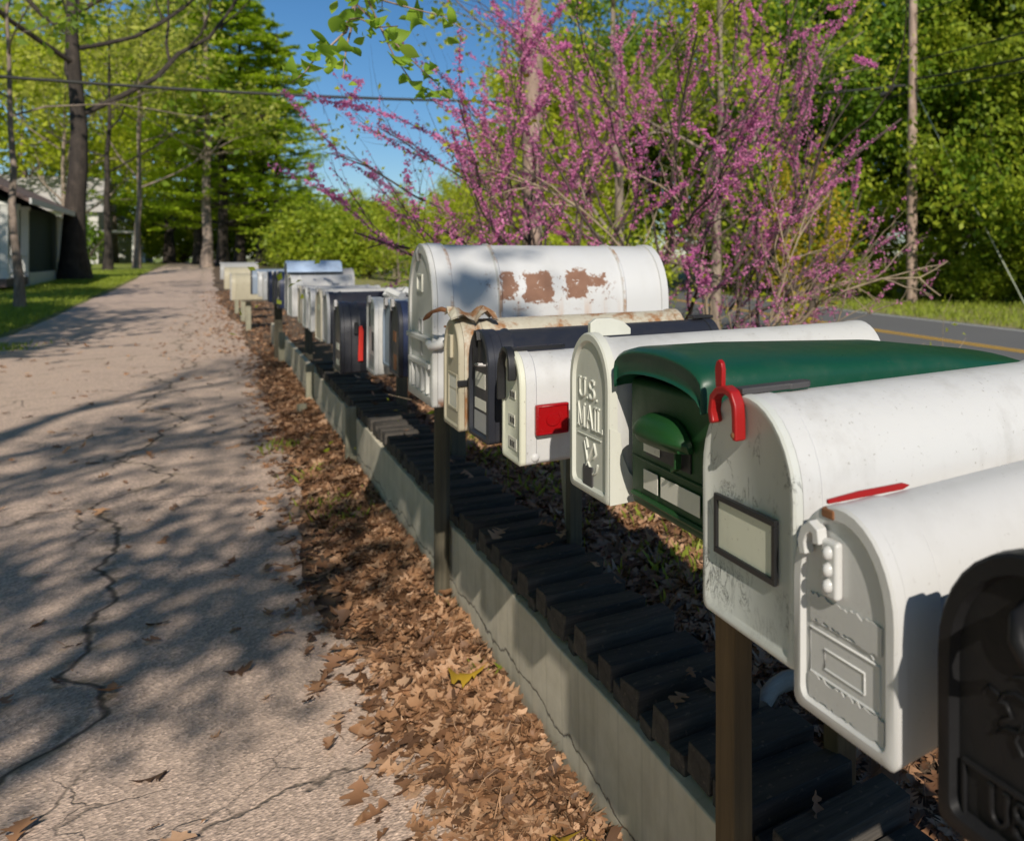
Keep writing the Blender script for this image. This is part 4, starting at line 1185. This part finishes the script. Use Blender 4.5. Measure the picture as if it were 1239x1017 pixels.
bush('dark evergreen shrub beside the pale house wall', 205, at(-6.75, 76), .95, .95, 3.6, M['woodleaf'], 2600, .2)

# --- behind the mailboxes, near side of the road
sp, _ = broadleaf('light yellow green tree behind the redbud', 301, at(7.4, 18.2), 12.5, .14, M['springleaf'], M['palebark'], .15, per=36, limbs=11, low=.16, sig=.30, cw=.36, group='light spring trees behind the redbud')
for i, (x, y, s_, lab) in enumerate([(8.7, 16.0, .95, 'light spring tree at the road edge behind the bare canes'), (6.4, 23.5, .44, 'small light spring tree low behind the redbud stems'), (4.6, 20.5, .27, 'low light sapling behind the big parcel mailbox'),
                                     (3.9, 24.5, .26, 'low light sapling behind the far pink twigs')]):
    c = copy_tree(sp); c.location = at(x, y); c.rotation_euler[2] = 2 + i * 1.7; c.scale = (s_, s_, s_); c['label'] = lab
far, _ = broadleaf('yellow green roadside tree behind the redbud crown, nearest of its kind', 310, at(18.4, 52), 14, .2, M['springleaf'], M['palebark'], .36, per=60, limbs=13, low=.05, sig=.5, cw=.36, up=.05, group='yellow green trees along the road')
for i, (x, y, s_, lab) in enumerate([(14.5, 47, .6, 'yellow green tree low behind the parcel mailbox'), (11.0, 52, .36, 'yellow green tree between the redbud stems and the bright bushes'), (15.5, 62, .5, 'yellow green tree far up the road'),
                                     (21.5, 68, 1.3, 'yellow green tree beyond the wood end'), (9.0, 78, .45, 'yellow green tree farther back behind the pink twigs'), (13.0, 84, .5, 'yellow green tree on the skyline behind the redbud'), (19, 90, .62, 'yellow green tree at the far end of the road'),
                                     (6.5, 95, .5, 'yellow green tree on the skyline beside the pines'), (28, 84, 1.5, 'big yellow green tree closing the gap in the wood'), (9.6, 30, .45, 'small yellow green tree on the near verge'), (8.2, 37, .34, 'rounded yellow green tree on the near verge farther on')]):
    c = copy_tree(far); c.location = at(x, y); c.rotation_euler[2] = 1 + i * 2.1; c.scale = (s_, s_, s_); c['label'] = lab
bush('golden yellow shrub glowing behind the redbud', 303, at(10.2, 14.6), 1.2, 1.0, 4.2, M['goldleaf'], 3800, .10)
bush('olive green shrub low behind the parcel mailbox', 304, at(4.6, 12.6), 1.5, 1.2, 2.3, M['springleaf'], 4200, .085)
bush('low olive shrub behind the squat white mailbox', 305, at(2.9, 12.4), .9, .9, 1.5, M['oakleaf'], 3000, .075)

# --- dense wood across the road
wa, _ = broadleaf('dense dark green tree at the wood edge by the utility pole', 401, at(25.5, 25.0), 17, .22, M['woodleaf'], M['darkbark'], .30, per=105, limbs=17, low=.05, sig=.48, cw=.30, up=.04, group='trees of the wood across the road', kids=(3, 5))
wb, _ = broadleaf('bushy mid green tree in the wood across the road', 402, at(27.2, 21.0), 15, .20, M['bushleaf'], M['bark'], .28, per=90, limbs=16, low=.04, sig=.55, cw=.32, up=.04, group='trees of the wood across the road', kids=(3, 5))
lst = [(wa, 29.5, 18.0, 1.1, 'dark tree deep in the wood near the picture edge'), (wa, 23.8, 32.5, 1.05, 'dark tree in the wood beyond the bare canes'), (wa, 29.5, 30.0, 1.3, 'tall dark tree standing back behind the utility pole'),
       (wb, 22.8, 37.5, 1.0, 'mid green wood tree farther up the road'), (wa, 33.5, 24.0, 1.35, 'tall dark tree at the back of the wood'), (wb, 25.0, 44.0, 1.2, 'mid green tree closing the road view'),
       (wa, 28.0, 50.0, 1.3, 'dark tree at the far end of the wood'), (wb, 32.5, 15.0, 1.2, 'mid green tree at the outer end of the wood'), (wa, 22.0, 60, 1.2, 'dark tree where the road bends away'),
       (wa, 30.5, 37.5, 1.35, 'tall dark tree filling the wood behind the bare canes'), (wb, 28.5, 24.5, 1.1, 'mid green tree tucked between the dark ones behind the pole'), (wb, 26.5, 29.0, 1.0, 'mid green tree just past the pole'), (wa, 36.0, 19.0, 1.4, 'tallest dark tree of the wood, out at its end'),
       (wb, 26.5, 56.0, 1.1, 'mid green tree beyond the curve of the road'), (wa, 38.0, 32.0, 1.5, 'dark tree at the very back of the wood'), (wb, 24.0, 34.0, .9, 'bushy tree at the wood edge beyond the canes'), (wb, 27.0, 17.0, .8, 'small bushy tree at the wood edge near the picture side')]
for i, (src, x, y, s_, lab) in enumerate(lst):
    c = copy_tree(src); c.location = at(x, y); c.rotation_euler[2] = .8 + i * 1.37; c.scale = (s_, s_, s_); c['label'] = lab
ub = bush('low leafy undergrowth bush at the foot of the wood', 405, at(24.2, 22.2), 1.6, 1.4, 1.9, M['bushleaf'], 4200, .14, 'undergrowth bushes along the wood')
for i, (x, y, s_) in enumerate([(26.0, 19.2, 1.1), (28.4, 17.2, 1.2), (23.0, 27.0, 1.0), (22.0, 31, 1.1), (25.4, 22.6, 1.5), (30.5, 15.0, 1.2), (21.5, 35.5, 1.2), (24.6, 24.6, 1.6), (23.2, 29.0, 1.5), (26.8, 21.0, 1.9), (22.4, 39, 1.6)]):
    c = copy_tree(ub); c.location = at(x, y); c.rotation_euler[2] = i * 1.9; c.scale = (s_, s_, s_)
    c['label'] = ['undergrowth bush to the road side of the mid green tree', 'undergrowth bush near the picture edge', 'undergrowth bush just beyond the utility pole', 'undergrowth bush behind the bare canes', 'taller undergrowth bush behind the pole foot', 'outermost undergrowth bush of the wood', 'undergrowth bush farthest up the road', 'tall leafy bush directly behind the utility pole', 'tall bush between the pole and the bare canes', 'tallest undergrowth bush of the wood edge', 'tall bush where the road leaves the picture'][i]

# --- slender tree behind the redbud whose limb hangs over the row
T = Tree(501); base = at(2.62, 8.8)
root = thing('tall_tree', 'tall straight trunk rising through the redbud, with fresh green leaves on a hanging limb', 'tree', base)
n = 14; pts = np.array([(T.r.normal(0, .012) + .004 * i, T.r.normal(0, .012), -.3 + 10.5 * i / n) for i in range(n + 1)])
T.poly.append((pts, .112 * (1 - np.linspace(0, .55, n + 1))))
for i in range(7):
    z = 6.5 + i * .55; a = i * 2.3
    T.grow((.0, 0, z), (cos(a), sin(a), .5), 2.2, .03, 1, 3, (3, 4), .7, .05)
tips0 = len(T.tips)
# hanging limb: out over the row, then down into view
P = np.array([(.0, 0, 5.6), (-.55, -1.2, 5.75), (-1.15, -2.6, 5.15), (-1.65, -3.7, 4.0), (-2.02, -4.5, 3.05), (-2.2, -4.95, 2.5)])
P[:, 2] -= base[2]
T.poly.append((P, np.linspace(.032, .008, 6)))
for k, m in ((3, 5), (4, 8), (5, 10)):
    for j in range(m):
        u = T.r.uniform(0, 1); q = P[k - 1] + (P[k] - P[k - 1]) * u
        tp, _ = T.limb(q, (T.r.normal(0, .7) - .1, T.r.normal(0, .7), T.r.normal(-.45, .4)), T.r.uniform(.25, .65), .006, .002, 4, .18)
        T.tips.append(tp)
T.mesh('trunk', M['polewood'], root)
r = T.r; C = []
for pt in T.tips[tips0:]:
    for j in range(15):
        u = r.uniform(.2, 1.0) * (len(pt) - 1); k = min(int(u), len(pt) - 2)
        C.append(pt[k] + (pt[k + 1] - pt[k]) * (u - k) + r.normal(0, .03, 3))
C = np.array(C)
V1, F1 = oak_leaves(r, C, r.uniform(.03, .095, len(C)), .75, .8, True)
C2 = np.concatenate([pt + r.normal(0, .15, pt.shape) for pt in T.tips[:tips0] for _ in range(3)])
V2, F2 = leaf_quads(r, C2, r.uniform(.06, .12, len(C2)), .3, .62)
np_mesh('crown', np.concatenate([V1, V2]), np.concatenate([F1, F2 + len(V1)]), M['tulipleaf'], root)

# --- redbud: many stems fanning up from one stool, pink along every twig
def redbud():
    T = Tree(601); r = T.r
    base = at(2.65, 6.3); root = thing('redbud_tree', 'many stemmed redbud covered in pink blossom behind the parcel mailbox', 'tree', base)
    Rt = np.array((.777, -.629, 0)); Fw = np.array((.629, .777, 0)); Up = np.array((0, 0, 1.))
    stems = []
    angs = [-52, -42, -33, -26, -19, -12, -6, 0, 6, 12, 18, 25, 32, 40]
    for i, a in enumerate(angs):
        a = radians(a + r.normal(0, 3))
        d = Rt * sin(a) + Up * cos(a) + Fw * r.normal(.05, .28)
        st = Rt * (a * .28 + r.normal(0, .12)) + Fw * r.normal(0, .18)
        L = r.uniform(2.7, 3.6) * (1 - .42 * abs(a) / .9 * (1.25 if a < 0 else .9))
        T.grow(st + np.array((0, 0, -.1)), d, L, r.uniform(.024, .042) * 1.05, 1, 4, (4, 5), .56, .03, .15, .62, .25)
    # one thick leaning stem on the road side
    pt, _ = T.limb((.25, -.15, -.05), Rt * .55 + Up * .85, 2.6, .075, .03, 8, .06)
    for k in range(3, 9): T.grow(pt[k], Rt * r.normal(.3, .5) + Up * .8 + Fw * r.normal(0, .5), 1.5, .018, 2, 4, (4, 5), .6, .03)
    cut = []
    for pts, rad in T.poly:
        off = pts @ Rt; lim = abs(r.normal(0, .45)); ok = (off > -1.75 - lim * .6 + .32 * np.clip(pts[:, 2] - 1.9, 0, 3)) & (off < 1.45 + lim) & (pts[:, 2] > .35 + 1.25 * np.clip(-off - .55, 0, 2))
        n_ok = len(pts) if ok.all() else int(np.argmin(ok))
        if n_ok >= 2: cut.append((pts[:n_ok], rad[:n_ok]))
    T.poly = cut
    T.tips = [p_ for p_ in T.tips if abs(p_ @ Rt + .2).max() < 1.8]
    T.mesh('trunk', M['twigbark'], root, kmax=8)
    # blossom sits tight along the twigs
    C = []
    for pts, rad in T.poly:
        if rad[0] > .02: continue
        seg = np.linalg.norm(np.diff(pts, axis=0), axis=1).sum()
        if r.uniform() < (.46 + .30 * min(1, max(0, pts[:, 2].mean() - 2.2))) or pts[:, 2].max() < .8: continue
        dens = r.choice([6, 22, 75, 165]) * (1.0 if rad[0] < .009 else .5)
        m = int(seg * dens)
        if m < 1: continue
        u = r.uniform(0, 1, m) * (len(pts) - 1); k = np.clip(u.astype(int), 0, len(pts) - 2)
        knot = pts[k] + (pts[k + 1] - pts[k]) * (u - k)[:, None]
        C.append(np.repeat(knot, 3, 0) + r.normal(0, .011, (m * 3, 3)))
    C = np.concatenate(C)
    V, F = leaf_quads(r, C, r.uniform(.012, .026, len(C)), 0, .75)
    np_mesh('blossom', V, F, M['blossom'], root)
    # a few young leaves
    C = []
    for pts in T.tips:
        if r.uniform() < .16: C.append(pts[r.integers(0, len(pts), 5)] + r.normal(0, .05, (5, 3)))
    C = np.concatenate(C); V, F = leaf_quads(r, C, r.uniform(.03, .06, len(C)), .2, .7)
    np_mesh('foliage', V, F, M['springleaf'], root)
    return root
redbud()

def canes():
    """arching redbud branches on the road side, sunlit tone in their bark colour, with sprays of blossom"""
    T = Tree(701); r = T.r
    base = at(3.15, 5.65); root = thing('redbud_tree', 'sprawling redbud with bare tan arching branches reaching out over the road side', 'tree', base)
    Rt = np.array((.777, -.629, 0)); Fw = np.array((.629, .777, 0)); Up = np.array((0, 0, 1.))
    for i in range(9):
        a = radians(-30 + i * 10.5 + r.normal(0, 5))
        d = Rt * sin(a) + Up * cos(a) + Fw * r.normal(.1, .3)
        pts, _ = T.limb(Rt * r.normal(-.1, .15) + Fw * r.normal(0, .15), d, r.uniform(1.5, 2.7), r.uniform(.012, .022), .006, 9, .07, .0, .24)
        for k in range(3, 10):
            for q in range(2):
                T.grow(pts[k], norm(pts[k] - pts[k - 1]) + r.normal(0, .6, 3), r.uniform(.4, .8), .008, 3, 4, (3, 4), .6, .0, .12, .6, .2, .06)
    cut = []
    for pts, rad in T.poly:
        off = pts @ Rt; ok = (off < 1.75) & ((off < .75) | (pts[:, 2] > .75 + .35 * (off - .75)))
        n_ok = len(pts) if ok.all() else int(np.argmin(ok))
        if n_ok >= 2: cut.append((pts[:n_ok], rad[:n_ok]))
    T.poly = cut
    T.mesh('trunk', M['tanbark'], root, kmax=7)
    C = []
    for pts, rad in T.poly:
        if rad[0] > .0075 or r.uniform() < .45: continue
        seg = np.linalg.norm(np.diff(pts, axis=0), axis=1).sum(); m = int(seg * r.uniform(10, 70))
        if m < 1: continue
        u = r.uniform(0, 1, m) * (len(pts) - 1); k = np.clip(u.astype(int), 0, len(pts) - 2)
        C.append(np.repeat(pts[k] + (pts[k + 1] - pts[k]) * (u - k)[:, None], 3, 0) + r.normal(0, .011, (m * 3, 3)))
    C = np.concatenate(C); V, F = leaf_quads(r, C, r.uniform(.012, .026, len(C)), 0, .75)
    np_mesh('blossom', V, F, M['blossom'], root)
    # twiggy dead growth low down
    T2 = Tree(702); r = T2.r
    r2 = thing('bramble', 'tangle of thin dead stems and grass stalks behind the parcel mailbox', 'bramble', at(2.6, 4.6))
    for i in range(90):
        p = Rt * r.normal(.1, .75) + Fw * r.normal(.2, .5)
        T2.limb(p - Up * .05, r.normal(0, .55, 3) + Up * 1.0, r.uniform(.4, 1.25), r.uniform(.003, .007), .0015, 7, .16, .0, .3)
    T2.mesh('stem', M['tanbark'], r2)
    C = np.concatenate([pl[0][3:] for pl in T2.poly for _ in range(2)]); C = C + r.normal(0, .06, C.shape)
    V, F = leaf_quads(r, C, r.uniform(.03, .07, len(C)), .1, .3); np_mesh('foliage', V, F, M['springleaf'], r2)
canes()

# --- trees standing behind the viewer on the lane side: only their shade reaches the picture
def shade_tree():
    T = Tree(801); r = T.r; base = at(-4.7, -5.2)
    root = thing('oak_tree', 'spreading oak at the near end of the lane, its limbs shading the asphalt', 'tree', base)
    n = 12; pts = np.array([(.02 * i, .03 * i, -.3 + 11.5 * i / n) for i in range(n + 1)]); T.poly.append((pts, .26 * (1 - np.linspace(0, .8, n + 1))))
    for (z, d, L) in ((4.4, (.95, .35, .35), 3.1), (5.2, (.95, .1, .3), 3.2), (6.0, (.8, .6, .3), 3.0), (7.6, (.8, .5, .35), 3.0), (8.6, (.6, -.3, .4), 2.6), (9.2, (.9, .3, .3), 3.0), (10.2, (.3, .8, .5), 2.6), (8.0, (-.8, .5, .3), 3.2), (9.6, (-.6, -.4, .4), 2.6), (10.8, (.7, .2, .6), 2.2)):
        T.grow((.02, .04, z), d, L, .07, 1, 3, (3, 5), .7, .04, .14)
    T.mesh('trunk', M['bark'], root, minr=.004)
    allt = T.tips
    lowt = [t_ for t_ in allt if t_[:, 2].mean() < 7.4]; hight = [t_ for t_ in allt if t_[:, 2].mean() >= 7.4]
    T.tips = lowt + lowt + lowt + hight
    crown_from_tips(T, 21, .26, .14, M['oakleaf'], root)
shade_tree()
side, _ = broadleaf('unseen leafy tree added by the lane to block blue sky, nearest the viewer', 810, at(-8.5, 3), 12, .2, M['springleaf'], M['bark'], .30, per=45, limbs=13, low=.16, sig=.45, cw=.36, group='unseen trees added to block blue sky')  # out-of-view trees added to cut blue sky light and bounce warm green
for i, (x, y, s_, lab) in enumerate([(-7.6, 15.5, .95, 'unseen leafy tree added by the lane to block blue sky, second along'), (-12, 9, 1.2, 'unseen leafy tree added to block blue sky, set back from the lane'), (-10, -6, 1.1, 'unseen leafy tree added to block blue sky, behind the viewer'), (-9.6, 24.5, 1.1, 'unseen leafy tree added to block blue sky, before the green cottage'), (-15, 18, 1.2, 'unseen leafy tree added to block blue sky, far out on the lawn')]):
    c = copy_tree(side); c.location = at(x, y); c.rotation_euler[2] = 1 + i * 1.7; c.scale = (s_, s_, s_); c['label'] = lab

# ------------------------------------------------------------------ poles and wires
pole = thing('utility_pole', 'tall wooden utility pole on the verge across the road', 'utility pole', at(22.15, 24.2))
t = MB(); t.tube([(0.10 * 0, 0, -.4), (.02, 0, 4), (.05, .0, 8), (.07, 0, 13.2)], [.23, .21, .195, .17], 14)
t.build('shaft', M['polewood'], pole, smooth=60)
t = MB(); t.tube([(-.55, .45, 8.9), (-.75, .6, 8.55), (-1.0, .8, 8.45)], [.10, .16, .10], 8); t.build('splice_box', M['wire'], pole, smooth=60)
pl2 = thing('utility_pole', 'utility pole out beyond the lawn carrying the cable over the lane', 'utility pole', at(-10.5, 27.5))
t = MB(); t.tube([(0, 0, -.4), (0, 0, 6.6)], [.16, .12], 12); t.build('shaft', M['polewood'], pl2, smooth=60)
def wire(label, a, b, sag, r, mat=None, n=28):
    t = MB(); a = np.array(a, float); b = np.array(b, float)
    t.tube([a + (b - a) * u - np.array((0, 0, 4 * sag * u * (1 - u))) for u in np.linspace(0, 1, n)], r, 6, cap=False)
    return tag(t.build('cable', mat or M['wire'], smooth=60), label, 'cable')
PZ = -.35
wire('thick dark cable crossing the lane below the treetops', (-10.5, 27.5, 5.8), (21.9, 24.3, 8.5), 1.0, .042)
pl3 = copy_tree(pole); pl3.location = at(18.7, -8.1); pl3['label'] = 'next utility pole along the road, out towards the viewer'
wire('upper cable running out of view from the utility pole', (22.2, 24.2, 9.5), (18.8, -8, 9.5), .5, .028)
wire('thickest cable running out of view from the utility pole', (22.2, 24.2, 8.75), (18.8, -8, 8.75), .7, .042)
wire('lower cable running out of view from the utility pole', (22.2, 24.2, 8.3), (18.8, -8, 8.3), .7, .026)
wire('cable from the utility pole up the road, upper of two', (22.1, 24.2, 8.9), (22.5, 62, 7.5), .6, .035)
wire('cable from the utility pole up the road, lower of two', (22.1, 24.2, 8.3), (22.3, 62, 6.8), .7, .035)
wire('thin high cable passing above the utility pole lines', (22.2, 24.3, 11.4), (18.8, -8, 11.4), .4, .018)
wire('pale steel guy strand slanting down from the utility pole to the verge', (22.2, 24.2, 8.5), (22.6, 18.6, -.3), .02, .022, M['guy'])

# ------------------------------------------------------------------ houses
def house_green():
    h = thing('house', 'dark green cottage with white trim, porch and low brown roof', 'house', (-13.0, 44.0, tz(-6, 50)))
    # local: x 0..7 (lane face at x=7), y 0..13.5
    t = MB(); t.box(0, 6.9, 4.7, 13.3, .55, 3.35); t.build('wall', M['siding'], h)
    t = MB()
    for k in range(22): t.box(6.9, 6.93, 4.75, 13.25, .60 + k * .122, .60 + k * .122 + .105)
    t.build('siding', M['siding'], h)
    t = MB(); t.box(-.1, 7.05, 4.6, 13.45, -.4, .56); t.build('foundation', M['trimwhite'], h)
    t = MB(); t.box(0, 7.0, .0, 4.6, .1, .42); t.build('porch_floor', M['shingle'], h)
    for (x, y) in ((6.9, .25), (6.9, 2.4), (6.9, 4.6), (.2, .25)):
        t = MB(); t.box(x - .11, x + .11, y - .11, y + .11, .42, 3.35); t.box(x - .15, x + .15, y - .15, y + .15, .42, .6); t.box(x - .15, x + .15, y - .15, y + .15, 3.2, 3.35)
        t.build('porch_post', M['trimwhite'], h)
    t = MB()
    t.box(6.87, 6.93, .36, 2.29, 1.22, 1.30); t.box(6.87, 6.93, 2.51, 4.49, 1.22, 1.30); t.box(6.87, 6.93, .36, 2.29, .55, .62); t.box(6.87, 6.93, 2.51, 4.49, .55, .62)
    for k in range(26):
        y = .45 + k * .155
        if abs(y - 2.4) > .13: t.box(6.885, 6.915, y - .018, y + .018, .62, 1.22)
    t.build('railing', M['trimwhite'], h)
    # low gable roof over everything, eaves along the lane
    t = MB()
    t.loft([[(x, y, z) for x, z in ((-.7, 3.30), (3.4, 5.9), (7.7, 3.30), (7.7, 3.46), (3.4, 6.08), (-.7, 3.46))] for y in (-.8, 14.1)])
    t.build('roof', M['shingle'], h)
    t = MB(); t.box(7.7, 7.76, -.8, 14.1, 3.24, 3.46); t.build('fascia', M['trimwhite'], h)
    t = MB(); t.prism([(0, 3.36), (6.9, 3.36), (3.4, 5.6)], 'y', 4.8, 4.95); t.build('gable', M['siding'], h)
    t = MB(); t.prism([(0, 3.36), (6.9, 3.36), (3.4, 5.6)], 'y', 13.1, 13.25); t.build('gable', M['siding'], h)
    f = MB(); f.box(4.2, 5.6, 4.62, 4.69, 1.2, 2.7); wn = f.build('window', M['housewhite'], h)
    f = MB(); f.box(4.3, 5.5, 4.60, 4.619, 1.3, 1.92); f.box(4.3, 5.5, 4.60, 4.619, 1.98, 2.6); f.build('pane', M['glass'], wn)
    f = MB(); f.box(1.5, 2.6, 4.63, 4.69, .56, 2.8); f.build('door', M['shingle'], h)
    # white porch at the far end
    for y in (14.2, 16.2):
        t = MB(); t.box(6.7, 6.9, y - .1, y + .1, 0, 3.2); t.build('porch_post', M['trimwhite'], h)
    t = MB(); t.box(6.74, 6.86, 13.5, 16.2, 1.0, 1.1); t.build('railing', M['trimwhite'], h)
    t = MB(); t.box(3.0, 7.0, 13.5, 16.4, 3.2, 3.3); t.build('porch_roof', M['trimwhite'], h)
house_green()

def house_white():
    h = thing('house', 'pale two storey house with a grey roof seen behind the oak trunk', 'house', at(-16.2, 96))
    t = MB(); t.box(0, 8.6, 0, 9, 0, 4.6); t.build('wall', M['housewhite'], h)
    t = MB(); t.loft([[(x, y, z) for y, z in ((-.6, 4.5), (4.5, 7.5), (9.6, 4.5), (9.6, 4.7), (4.5, 7.75), (-.6, 4.7))] for x in (-.5, 9.1)]); rf = t.build('roof', M['palerf'], h)
    t = MB(); t.box(3.0, 3.7, 4.0, 4.9, 6.9, 8.5); t.build('chimney', M['shingle'], rf)
    t = MB(); t.prism([(0, 4.6), (9, 4.6), (4.5, 7.2)], 'x', 8.45, 8.59); t.build('gable', M['housewhite'], h)
    for (y0, z0) in ((1.2, 1.0), (6.4, 1.0), (3.9, 4.9)):
        f = MB(); f.box(8.6, 8.66, y0, y0 + 1.3, z0, z0 + 1.6); wn = f.build('window', M['trimwhite'], h)
        f = MB(); f.box(8.661, 8.68, y0 + .12, y0 + 1.18, z0 + .12, z0 + .76); f.box(8.661, 8.68, y0 + .12, y0 + 1.18, z0 + .84, z0 + 1.48); f.build('pane', M['glass'], wn)
    for (x0, z0) in ((1.2, 1.0), (5.6, 1.0)):
        f = MB(); f.box(x0, x0 + 1.3, -.06, 0, z0, z0 + 1.6); wn = f.build('window', M['trimwhite'], h)
        f = MB(); f.box(x0 + .12, x0 + 1.18, -.08, -.061, z0 + .12, z0 + .76); f.box(x0 + .12, x0 + 1.18, -.08, -.061, z0 + .84, z0 + 1.48); f.build('pane', M['glass'], wn)
    # porch on the lane side
    t = MB(); t.box(8.7, 11.0, .4, 8.6, 2.75, 2.95); t.build('porch_roof', M['palerf'], h)
    for y in (.6, 3.2, 5.8, 8.4):
        t = MB(); t.box(10.75, 10.95, y - .1, y + .1, .0, 2.75); t.build('porch_post', M['trimwhite'], h)
house_white()

def cottage():
    h = thing('cottage', 'small white cottage with an outside stair at the lane bend', 'house', at(-10.6, 112))
    t = MB(); t.box(0, 5, 0, 6, 0, 3.4); t.build('wall', M['trimwhite'], h)
    t = MB(); t.loft([[(x, y, z) for x, z in ((-.4, 3.3), (2.5, 5.3), (5.4, 3.3), (5.4, 3.45), (2.5, 5.5), (-.4, 3.45))] for y in (-.4, 6.4)]); t.build('roof', M['palerf'], h)
    t = MB(); t.prism([(0.1, 3.36), (4.9, 3.36), (2.5, 5.2)], 'y', .05, .15); t.build('gable', M['trimwhite'], h)
    f = MB(); f.box(1.6, 2.9, -.06, 0, 1.0, 2.4); wn = f.build('window', M['housewhite'], h)
    f = MB(); f.box(1.72, 2.78, -.08, -.061, 1.1, 1.66); f.box(1.72, 2.78, -.08, -.061, 1.74, 2.3); f.build('pane', M['glass'], wn)
    t = MB()
    for k in range(9): t.box(5.5 + .3 * k, 5.8 + .3 * k, .4, 1.6, 2.4 - .27 * k, 2.5 - .27 * k)
    t.build('stair', M['trimwhite'], h)
    t = MB(); t.tube([(5.5, .4, 3.4), (8.2, .4, 1.0)], .06, 6); t.tube([(5.5, .4, 2.5), (5.5, .4, 3.4)], .06, 6); t.tube([(8.2, .4, .0), (8.2, .4, 1.0)], .06, 6); t.build('railing', M['trimwhite'], h)
cottage()

# ------------------------------------------------------------------ light, sky, camera
to_sun = np.array((-.169, -.821, .545)); to_sun /= np.linalg.norm(to_sun)
elev = math.asin(to_sun[2]); az = math.atan2(to_sun[0], to_sun[1])
world = bpy.data.worlds.new('World'); sc.world = world; world.use_nodes = True
nt = world.node_tree; bg = nt.nodes['Background']
sky = nt.nodes.new('ShaderNodeTexSky'); sky.sky_type = 'NISHITA'; sky.sun_disc = False
sky.sun_elevation = elev; sky.sun_rotation = az % TAU
sky.air_density = 1.0; sky.dust_density = .2; sky.ozone_density = 5.0; sky.altitude = 300
hs = nt.nodes.new('ShaderNodeHueSaturation'); hs.inputs['Saturation'].default_value = 1.18
nt.links.new(sky.outputs[0], hs.inputs['Color']); nt.links.new(hs.outputs[0], bg.inputs[0]); bg.inputs[1].default_value = .085

sun = bpy.data.lights.new('sun', 'SUN'); sun.energy = 4.7; sun.angle = radians(.5); sun.color = (1, .92, .81)
so = link(bpy.data.objects.new('sun', sun))
from mathutils import Vector
so.rotation_euler = Vector(tuple(-to_sun)).to_track_quat('-Z', 'Y').to_euler()
so.location = (-3, -12, 9)

cam = bpy.data.cameras.new('camera'); co = link(bpy.data.objects.new('camera', cam)); sc.camera = co
co.location = (0, 0, 1.6); co.rotation_euler = (pi / 2, 0, -radians(39))
cam.sensor_width = 36; cam.lens = 974 / 1239 * 36
cam.shift_x = (619.5 - 1044) / 1239; cam.shift_y = -(508.5 - 309) / 1239
cam.clip_start = .05; cam.clip_end = 3000
cam.dof.use_dof = True; cam.dof.focus_distance = 1.55; cam.dof.aperture_fstop = 5.0

sc.view_settings.view_transform = 'Standard'; sc.view_settings.look = 'None'
sc.view_settings.exposure = 0.0; sc.view_settings.gamma = 1
try:
    sc.cycles.use_denoising = True
    sc.cycles.max_bounces = 8; sc.cycles.transmission_bounces = 4; sc.cycles.transparent_max_bounces = 8
except Exception: pass
